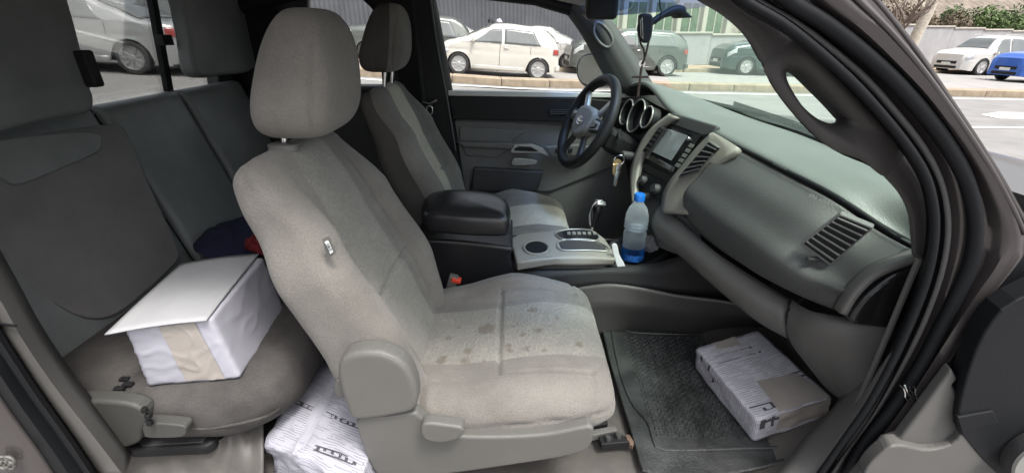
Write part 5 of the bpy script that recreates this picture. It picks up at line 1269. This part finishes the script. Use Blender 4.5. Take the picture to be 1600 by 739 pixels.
def car(name, label, loc, heading, L=4.1, W=1.7, wb=2.5, wr=.31, top=None, belt=.95, roofx=(.0, 0), paint=None, bpill=(-.05,), wins=None, spokes=7, rim='alloy', gl='carglass', clear=.2, trim=False, group='cars standing along the street', pitch=None, rack=False):
    """top: side outline (x, z) from tail (-L/2) to nose (+L/2); wins: side windows (x0, x1); windscreen and rear glass from roofx"""
    r_ = root(name, loc, label, 'car', group)
    nx = 72; xs_ = [-L / 2 + L * i / nx for i in range(nx + 1)]
    ax_r, ax_f = -wb / 2 - .05 * L * .2, wb / 2 - .01
    ax_f = ax_r + wb
    def tz(x): return tab(x, top)
    def bz(x):
        z = clear + .05 * smooth01((abs(x) - L * .40) / (L * .1))
        for a in (ax_r, ax_f):
            d = abs(x - a); rr = wr + .06
            if d < rr: z = max(z, wr + math.sqrt(rr * rr - d * d) - .02)
        return z
    def hw(x, z):
        t = abs(x) / (L / 2); w_ = W / 2 * (1 - .16 * t ** 5 - .10 * max(0, t - .9) / .1 * .8)
        if z > belt: w_ -= (z - belt) * .38
        else: w_ *= 1 - .05 * ((z - .62) / .6) ** 2 - .012 * g_(z, .72 , .04)
        e = tz(x) - z; rr = .10
        if e < rr: w_ -= rr * .9 * (1 - math.sqrt(max(0, 1 - (1 - e / rr) ** 2)))
        return max(.05, w_)
    nz = 20; rows = []
    for x in xs_:
        b = min(bz(x), tz(x) - .08); t = tz(x); row = []
        zz = [b + (t - b) * (j / nz) ** .9 for j in range(nz + 1)]
        left = [V3((x, hw(x, z), z)) for z in zz]
        wt_ = hw(x, t)
        mid = [V3((x, wt_ * math.cos(math.pi * k / 8), t + .045 * math.sin(math.pi * k / 8) * (1 if t > belt + .1 else .8))) for k in range(1, 8)]
        rows.append(left + mid + [V3((p.x, -p.y, p.z)) for p in left[::-1]])
    V, Fc = grid(rows, caps=True)
    body = obj('body', V, Fc, paint, r_, local=True, sharp=50)
    # underbody and dark arches
    box('underbody', (0, 0, clear + .14), (L * .9, W * .84, .22), M['black'], r_, bevel=.03, local=True)
    def side_patch(nm, x0, x1, za, zb, s, m, off=.008, n=14, x0b=None, x1b=None):
        rows = []
        for i in range(n + 1):
            row = []
            for j in range(7):
                v = j / 6
                xa = lerp(x0, x0b if x0b is not None else x0, v); xb = lerp(x1, x1b if x1b is not None else x1, v)
                x = lerp(xa, xb, i / n)
                z0 = za(x) if callable(za) else za; z1 = zb(x) if callable(zb) else zb
                z = lerp(z0, z1, v); row.append(V3((x, s * (hw(x, z) + off), z)))
            rows.append(row)
        V, Fc = grid(rows); o = obj(nm, V, Fc, m, r_, local=True); solid(o, .006, 0); return o
    for s in (-1, 1):
        for (x0, x1, x0b, x1b) in wins:
            side_patch('side_window', x0, x1, belt + .02, lambda x: max(belt + .05, min(tz(x) - .10, roofz - .10)), s, M[gl], x0b=x0b, x1b=x1b)
        for xb in bpill: side_patch('door_seam', xb - .006, xb + .006, clear + .12, belt, s, M['black'], .002, 2)
        side_patch('door_seam', bpill[0] - .95, bpill[0] - .94, wr * 2 + .1, belt, s, M['black'], .002, 2)
        for xb in bpill: side_patch('door_handle', xb - .26, xb - .12, belt - .12, belt - .09, s, M['chrome'] if not trim else M['black'], .02, 4)
        side_patch('sill_trim', ax_r + wr + .1, ax_f - wr - .1, clear + .02, clear + .12, s, M['black'] if trim else paint, .012, 8)
        side_patch('head_lamp', L / 2 - .42, L / 2 - .10, lambda x: tz(x) - .28, lambda x: tz(x) - .12, s, M['lamp_clear'], .012, 6)
        side_patch('tail_lamp', -L / 2 + .04, -L / 2 + .22, belt - .20, belt - .04, s, M['lamp_red'], .012, 6)
        mirror_x = wins[-1][1] - .12 
        box('wing_mirror', (mirror_x, s * (W / 2 + .06), belt + .08), (.10, .18, .13), paint, r_, bevel=.03, local=True)
    roofz_ = roofz
    # glass at front and back over the crown
    def crown(nm, x0, x1, m, wk=.86):
        rows = []
        for i in range(9):
            x = lerp(x0, x1, i / 8); t = tz(x); w_ = hw(x, t)
            sl = (tz(x + .02) - tz(x - .02)) / .04; nn = V3((-sl, 0, 1)).normalized()
            rows.append([V3((x, w_ * 1.04 * math.cos(math.pi * k / 12), t + .045 * math.sin(math.pi * k / 12))) + nn * .008 for k in range(1, 12)])
        V, Fc = grid(rows); o = obj(nm, V, Fc, m, r_, local=True); solid(o, .006, 0)
    crown('windscreen', roofx[2], roofx[3], M[gl]); crown('rear_window', roofx[0], roofx[1], M[gl])
    # nose and tail
    zn = tz(L / 2 - .02)
    box('grille', (L / 2 - .005, 0, min(zn - .10, .66)), (.04, W * .5, .13), M['black'], r_, bevel=.02, local=True)
    box('lower_grille', (L / 2 - .005, 0, clear + .14), (.05, W * .56, .12), M['black'], r_, bevel=.02, local=True)
    box('number_plate', (L / 2 + .02, 0, .50), (.015, .42, .11), M['plate'], r_, bevel=.003, local=True)
    box('number_plate', (-L / 2 - .01, 0, .68), (.015, .42, .11), M['plate'], r_, bevel=.003, local=True)
    box('rear_bumper', (-L / 2 + .04, 0, clear + .17), (.14, W * .9, .18), M['black'] if trim else paint, r_, bevel=.04, local=True)
    if rack:
        for s in (-1, 1): tube('roof_rail', [V3((roofx[1] + .1, s * W * .36, roofz + .04)), V3((0, s * W * .37, roofz + .07)), V3((roofx[2] - .2, s * W * .36, roofz + .04))], .018, M['alloy'], r_, 8, local=True)
    # wheels
    w0 = None
    for a in (ax_r, ax_f):
        for s in (-1, 1):
            if w0 is None:
                w0 = lathe('wheel', [(wr * .60, -.09), (wr * .94, -.10), (wr, -.075), (wr, .075), (wr * .94, .10), (wr * .70, .095), (wr * .68, .02), (0, .015), (0, -.09)], (0, 0, 0), (0, 1, 0), M['tyre'], r_, n=36, local=True)
                rm = lathe('rim', [(wr * .66, .070), (wr * .69, .100), (wr * .72, .100), (wr * .73, .08), (wr * .66, .05)], (0, 0, 0), (0, 1, 0), M[rim], w0, n=36, local=True)
                lathe('hub', [(0, .095), (.055, .092), (.07, .08), (.07, .05), (0, .05)], (0, 0, 0), (0, 1, 0), M[rim], w0, n=16, local=True)
                for k in range(spokes):
                    t = 2 * math.pi * k / spokes; c, sn = math.cos(t), math.sin(t); px_ = V3((-sn, 0, c))
                    dr = V3((c, 0, sn)); P = [dr * .05 - px_ * .020, dr * wr * .66 - px_ * .017, dr * wr * .66 + px_ * .017, dr * .05 + px_ * .020]
                    plate('spoke', [p + V3((0, .088, 0)) for p in P], (0, 1, 0), .03, M[rim], w0, .006, local=True)
                o = w0
            else: o = copy_tree(w0, r_)
            o.location = (a, s * (W / 2 - .10), wr); o.rotation_euler = (0, 0, 0 if s > 0 else math.pi)
    r_.rotation_euler = (0, pitch if pitch is not None else 0, heading)
    return r_
SED = lambda L, h: [(-L / 2, .55), (-L / 2 + .03, .88), (-L / 2 + .12, .98), (-L / 2 + .62, 1.02), (-L * .235, 1.22), (-L * .12, h - .03), (0, h), (L * .10, h - .04), (L * .17, h - .15), (L * .29, 1.02), (L * .42, .88), (L / 2 - .06, .70), (L / 2, .45)]
HAT = lambda L, h: [(-L / 2, .50), (-L / 2 + .02, .80), (-L / 2 + .08, 1.02), (-L / 2 + .22, 1.22), (-L / 2 + .45, h - .12), (-L * .25, h - .03), (-L * .08, h), (L * .03, h - .03), (L * .12, h - .16), (L * .20, 1.20), (L * .29, 1.02), (L * .40, .92), (L * .47, .78), (L / 2 - .02, .60), (L / 2, .45)]
SUV = lambda L, h: [(-L / 2, .60), (-L / 2 + .02, .95), (-L / 2 + .10, 1.15), (-L / 2 + .42, h - .14), (-L * .34, h - .04), (-L * .1, h), (L * .05, h - .03), (L * .12, h - .14), (L * .25, 1.18), (L * .42, 1.08), (L / 2 - .05, .90), (L / 2, .50)]
def on(px, py):
    p = ground_hit(px, py); p.z = gz(p.x); return p
def put(name, label, px, py, yaw, **k):
    global roofz
    L_c = k['L']; prof = k.pop('prof'); h = k.pop('h'); roofz = h; lift = k.pop('lift', 0)
    k['top'] = prof(L_c, h)
    p = on(px, py); p.y += k.get('W', 1.7) / 2; p.z = gz(p.x) + .006 + lift
    sl = math.atan(.075 if p.x < 0 else .030)
    hd = math.pi + R(yaw)
    o = car(name, label, p, hd, **k)
    # follow the road's fall: rotate about the world y axis after heading
    o.rotation_mode = 'XYZ'; q = Matrix.Rotation(sl, 3, 'Y') @ Matrix.Rotation(hd, 3, 'Z'); o.rotation_euler = q.to_euler()
    return o
w3 = lambda L, a, b, c: [(-L * a, -L * .03 - .06, -L * a + .25, -L * .03 - .06), (-L * .03 + .02, L * b, -L * .03 + .02, L * c)]
put('parked_car', 'silver sedan seen through the cab rear window, left edge', 90, 110, 5, L=4.5, h=1.47, W=1.73, wb=2.62, wr=.31, prof=SED, paint=P_silver, roofx=(-4.5 * .36, -4.5 * .16, 4.5 * .12, 4.5 * .28), wins=w3(4.5, .22, .20, .12), rim='steel', spokes=9, lift=.0)
put('parked_car', 'silver car with red tail lamp half hidden behind the silver sedan', 196, 82, 6, L=4.3, h=1.6, W=1.75, wb=2.6, wr=.33, prof=SUV, paint=P_silver, roofx=(-4.3 * .47, -4.3 * .38, 4.3 * .12, 4.3 * .24), wins=w3(4.3, .40, .20, .10), rack=True)
put('parked_car', 'dark grey car showing its front wheel between the two front headrests', 632, 103, 6, L=4.4, h=1.62, W=1.8, wb=2.65, wr=.34, prof=SUV, paint=P_grey, roofx=(-4.4 * .47, -4.4 * .38, 4.4 * .12, 4.4 * .24), wins=w3(4.4, .38, .20, .10))
h1 = put('parked_car', 'cream-white hatchback centred in the far door window, things on its roof', 774, 121, 3, L=3.85, h=1.5, W=1.68, wb=2.46, wr=.31, prof=HAT, paint=P_cream, roofx=(-3.85 * .47, -3.85 * .38, 3.85 * .07, 3.85 * .25), wins=w3(3.85, .34, .23, .08), spokes=8)
put('parked_car', 'white sedan partly hidden behind the front of the cream-white hatchback', 690, 101, 3, L=4.3, h=1.5, W=1.7, wb=2.55, wr=.31, prof=SED, paint=P_white, roofx=(-4.3 * .36, -4.3 * .16, 4.3 * .12, 4.3 * .28), wins=w3(4.3, .22, .20, .12), gl='carglass_light')
put('parked_car', 'white sedan with red tail lamp behind the rear of the cream-white hatchback', 838, 109, -8, L=4.3, h=1.5, W=1.7, wb=2.55, wr=.31, prof=SED, paint=P_white, roofx=(-4.3 * .36, -4.3 * .16, 4.3 * .12, 4.3 * .28), wins=w3(4.3, .22, .20, .12), gl='carglass_light')
put('parked_car', 'grey-green SUV with red tail lamp seen through the windscreen', 980, 119, 4, L=4.3, h=1.52, W=1.8, wb=2.62, wr=.34, prof=SUV, paint=P_grey, roofx=(-4.4 * .47, -4.4 * .38, 4.4 * .12, 4.4 * .24), wins=w3(4.4, .38, .20, .10))
put('parked_car', 'dark teal SUV by the windscreen pillar, facing left', 1212, 120, 0, L=4.3, h=1.50, W=1.78, wb=2.6, wr=.33, prof=SUV, paint=P_dark, roofx=(-4.3 * .47, -4.3 * .38, 4.3 * .12, 4.3 * .24), wins=w3(4.3, .38, .20, .10))
put('parked_car', 'large white SUV beside the grey wall at the right edge', 1555, 119, 12, L=4.8, h=1.80, W=1.86, wb=2.75, wr=.38, prof=SUV, paint=P_white, roofx=(-4.8 * .47, -4.8 * .38, 4.8 * .12, 4.8 * .24), wins=w3(4.8, .38, .20, .10), rack=True)
put('parked_car', 'blue car with grey bumper at the right edge, in front of the white SUV', 1668, 133, 4, L=4.3, h=1.55, W=1.75, wb=2.5, wr=.33, prof=SUV, paint=P_blue, roofx=(-4.3 * .47, -4.3 * .38, 4.3 * .12, 4.3 * .24), wins=w3(4.3, .38, .20, .10), rim='steel', trim=True)
# things on the hatch roof
p = h1.location - O
for nm, dx, c, lab in (('cap', -.15, 'black', 'small black cap lying on the roof of the cream-white hatchback'), ('bundle', .12, 'paper', 'small white bundle lying on the roof of the cream-white hatchback')):
    r_ = root(nm, p + V3((dx, 0, 1.54)), lab, nm)
    rows = [[V3((.10 * math.cos(a) * math.cos(t), .12 * math.cos(a) * math.sin(t), .11 * math.sin(a) if a > 0 else .0)) * (1 + .3 * noise.noise(V3((t, a * 2, dx * 9)))) for t in [2 * math.pi * k / 12 for k in range(12)]] for a in [math.pi / 2 * i / 6 for i in range(7)]]
    V, Fc = grid(rows, cv=True, caps=True); obj(nm + '_crown', V, Fc, M[c], r_, local=True)
# ---- corrugated sheet fence on the left
fe = root('sheet_fence', (-5, 18, gz(-5)), 'tall grey corrugated sheet fence behind the parked cars on the left', 'fence')
FA, FB = V3((-16, 14.6, 0)), V3((3.6, 20.6, 0)); fdv = (FB - FA); FL = fdv.length; fdv.normalize(); fnn = V3((fdv.y, -fdv.x, 0))
k = 0; s_ = 0
while s_ < FL:
    wd = min(1.1, FL - s_); rows = []
    for i in range(45):
        t = i / 44; q = FA + fdv * (s_ + t * wd); ph = (s_ + t * wd) / .16 * 2 * math.pi
        off = .016 * math.tanh(3 * math.sin(ph)) - .008 * (k % 2)
        b = q + fnn * off; rows.append([V3((b.x, b.y, gz(q.x) + .05)), V3((b.x, b.y, gz(q.x) + 3.4))])
    V, Fc = grid(rows); o = obj('fence_sheet', V, Fc, M['sheet'], fe, smooth=True); k += 1; s_ += 1.08
    box('fence_post', tuple(FA + fdv * s_ + fnn * -.08 + V3((0, 0, gz(FA.x + fdv.x * s_) + 1.7))), (.08, .08, 3.4), M['steel'], fe, bevel=.01)
# ---- pale building with columns and dark windows (behind the windscreen), boundary wall
W0, W1 = V3((3.7, 21.0, 0)), V3((60, 42, 0)); wd_ = (W1 - W0).normalized(); wnn = V3((wd_.y, -wd_.x, 0)); wrot = Matrix.Rotation(math.atan2(wd_.y, wd_.x), 3, 'Z')
bd = root('pale_building', W0 + wd_ * 4 + V3((0, 3, gz(6))), 'low pale building with columns and dark windows behind the boundary wall', 'building')
base = W0 - wnn * 4.5
box('wall', tuple(base + wd_ * 5.2 + V3((0, 0, 1.0))), (12.5, .4, 7), M['wallpale'], bd, wrot, .02)
for i in range(7):
    c = base + wd_ * (.4 + 1.75 * i) + wnn * .32 + V3((0, 0, 1.0)); box('column', tuple(c), (.30, .30, 7), M['wallpale'], bd, wrot, .03)
    if i < 6:
        c2 = base + wd_ * (1.27 + 1.75 * i) + wnn * .21; 
        w_o = box('window', tuple(c2 + V3((0, 0, .55))), (1.1, .10, 1.5), M['window_dark'], bd, wrot, .01)
        box('window_frame', tuple(c2 + wnn * .06 + V3((0, 0, .55))), (.06, .05, 1.5), M['wallpale'], w_o, wrot, .005)
bw = root('boundary_wall', W0 + V3((0, 0, gz(4))), 'long grey painted boundary wall with a coping behind the parked SUVs', 'wall')
s_ = 0; first = None
while s_ < 58:
    a = W0 + wd_ * s_; hgt = 1.35 if s_ < 17 else 2.25; 
    if hgt > 2: hgt = 2.15 
    g0 = gz(a.x + 1.5) + .1
    c = a + wd_ * 1.5 + V3((0, 0, g0 + hgt / 2)); box('wall_bay', tuple(c), (2.985, .22, hgt), M['wallgrey'], bw, wrot, .008)
    box('coping', tuple(a + wd_ * 1.5 + V3((0, 0, g0 + hgt + .04))), (2.99, .34, .08), M['wallpale'], bw, wrot, .01)
    s_ += 3.0
# ---- pole, trees, shrubs, hillside
def tubes_tree(name, label, loc, h, r0, spread, n, mbark, leafm=None, nleaf=0, crown=1.5, lean=0, leafz=.8, group=None):
    r_ = root(name, loc, label, 'tree', group); rnd = random.Random(hash(label) % 1000 if False else len(label) * 7)
    tips = []
    def br(p, d, L_, r, depth, rowsall):
        P = [p]; dd = d.copy()
        for k in range(5):
            dd = (dd + V3((rnd.uniform(-.16, .16), rnd.uniform(-.16, .16), rnd.uniform(-.05, .12)))).normalized(); P.append(P[-1] + dd * L_ / 5)
        rowsall.append((P, [r * (1 - .5 * i / 5) for i in range(6)]))
        tips.append(P[-1]); tips.append(P[3])
        if depth: 
            for k in range(n if depth == 3 else 3):
                q = P[rnd.randint(2, 5)]; nd_ = (dd + V3((rnd.uniform(-1, 1), rnd.uniform(-1, 1), rnd.uniform(-.1, .9))) * spread).normalized()
                br(q, nd_, L_ * rnd.uniform(.5, .72), r * .5, depth - 1, rowsall)
    al_ = []; br(V3((0, 0, 0)), V3((lean, 0, 1)).normalized(), h, r0, 3, al_)
    for nm, sel in (('trunk', al_[:1]), ('branches', al_[1:])):
        V = []; Fc = []
        for P, rr in sel:
            v, f = grid(tubeV(P, rr, 6), cv=True); b0 = len(V); V += v; Fc += [tuple(b0 + i for i in q) for q in f]
        obj(nm, V, Fc, mbark, r_, local=True)
    if nleaf:
        V = []; Fc = []
        for i in range(nleaf):
            t = rnd.choice(tips); c = t + V3((rnd.gauss(0, 1), rnd.gauss(0, 1), rnd.gauss(0, .7))) * crown * .35
            a = V3((rnd.gauss(0, 1), rnd.gauss(0, 1), rnd.gauss(0, 1))).normalized(); b = a.cross(V3((rnd.gauss(0, 1), rnd.gauss(0, 1), 1))).normalized(); s2 = rnd.uniform(.04, .09)
            k_ = len(V); V += [c - a * s2, c + b * s2 * .5, c + a * s2, c - b * s2 * .5]; Fc.append((k_, k_ + 1, k_ + 2, k_ + 3))
        obj('crown', V, Fc, leafm, r_, smooth=False, local=True)
    return r_
def shrub(name, label, c, sx, sy, sz, m, n, leaf=.10, seed=1, group=None):
    r_ = root(name, c, label, 'shrub', group); rnd = random.Random(seed)
    V = []; Fc = []
    cl_ = [(V3((rnd.uniform(-1, 1) * sx, rnd.uniform(-1, 1) * sy, rnd.uniform(.1, 1) * sz)), rnd.uniform(.25, .55) * sz) for _ in range(14)]
    for i in range(n):
        q, r = rnd.choice(cl_); d = V3((rnd.gauss(0, 1), rnd.gauss(0, 1), rnd.gauss(0, 1))).normalized(); p = q + d * r * rnd.uniform(.6, 1.05)
        a = V3((rnd.gauss(0, 1), rnd.gauss(0, 1), rnd.gauss(0, 1))).normalized(); b = a.cross(d).normalized(); s2 = rnd.uniform(.5, 1.1) * leaf
        k_ = len(V); V += [p - a * s2, p + b * s2 * .6, p + a * s2, p - b * s2 * .6]; Fc.append((k_, k_ + 1, k_ + 2, k_ + 3))
    obj('crown', V, Fc, m, r_, smooth=False, local=True)
    P = [V3((0, 0, -.3)), V3((.05, 0, sz * .4)), V3((-.05, .1, sz * .8))]; tube('stem', P, .05, M['bark'], r_, 6, local=True)
    return r_
def along(s, back=0, up=0):
    p = W0 + wd_ * s - wnn * back; return V3((p.x, p.y, gz(p.x) + up))
tubes_tree('bare_tree', 'bare brown tree standing in front of the grey wall above the near pillar', PY(1392, 60, 22.5) * 1 + V3((0, 0, -1.9)), 2.6, .13, .9, 7, M['bark'], lean=-.02)
po = root('pale_pole', along(19.5, -1.2, .1), 'thin pale pole on the pavement seen through the windscreen', 'pole')
c = ground_hit(1108, 96); po.location = c + O
tube('pole_shaft', [c + V3((0, 0, -.1)), c + V3((.25, 0, 2.4))], .09, M['wallpale'], po, 10)
tt = root('pale_barked_tree', ground_hit(1415, 112), 'pale barked tree standing against the grey wall right of the pillar', 'tree')
q = ground_hit(1415, 112); tube('trunk', [q, q + V3((-.15, 0, 1.3)), q + V3((.1, 0, 2.8)), q + V3((.3, 0, 5))], [.30, .26, .24, .2], M['bark_pale'], tt, 12)
tube('limb', [q + V3((.1, 0, 2.6)), q + V3((-.5, .1, 3.4)), q + V3((-.8, .2, 4.6))], [.12, .09, .06], M['bark_pale'], tt, 8)
hl = []
for i in range(50):
    s2 = 4 + i * 2.4; hl.append([along(s2, 5 + 5 * j, .0 + [0, 1.2, 3.0, 5.5, 8.5][j] + .7 * noise.noise(V3((i * .5, j * .9, 0)))) for j in range(5)])
V, Fc = grid(hl); hh_ = obj('hillside', V, Fc, M['hill']); hh_['kind'] = 'structure'; subs(hh_, 2)
sd = 0
for (s2, bk, up_, sx, sz, m, lb) in ((34, 3.5, 1.2, 2.2, 2.2, 'leaf', 'leafy green shrub spilling over the wall in the top right corner'), (39.5, 3.5, 1.2, 2.6, 2.8, 'leaf', 'leafy green shrub above the white SUV by the right edge'), (27.5, 3.8, 1.2, 3.0, 1.8, 'leaf_dry', 'dry brownish shrub above the wall right of the bare tree'), (21, 4.0, .8, 3.0, 2.4, 'leaf_dry', 'dry brownish shrub behind the near pillar top'), (15.5, 3.2, .4, 2.4, 2.6, 'leaf', 'green shrub beside the pale building seen through the windscreen')):
    sd += 1; shrub('shrub', lb, along(s2, bk, up_), sx, 1.6, sz, M[m], 5200, .13, sd, 'shrubs above the boundary wall')
tubes_tree('street_tree', 'leafy street tree behind the truck, reflected in the outside mirror', V3((-15, 4.4, -.9)), 1.9, .16, .9, 6, M['bark'], M['leaf'], 6000, 2.2)
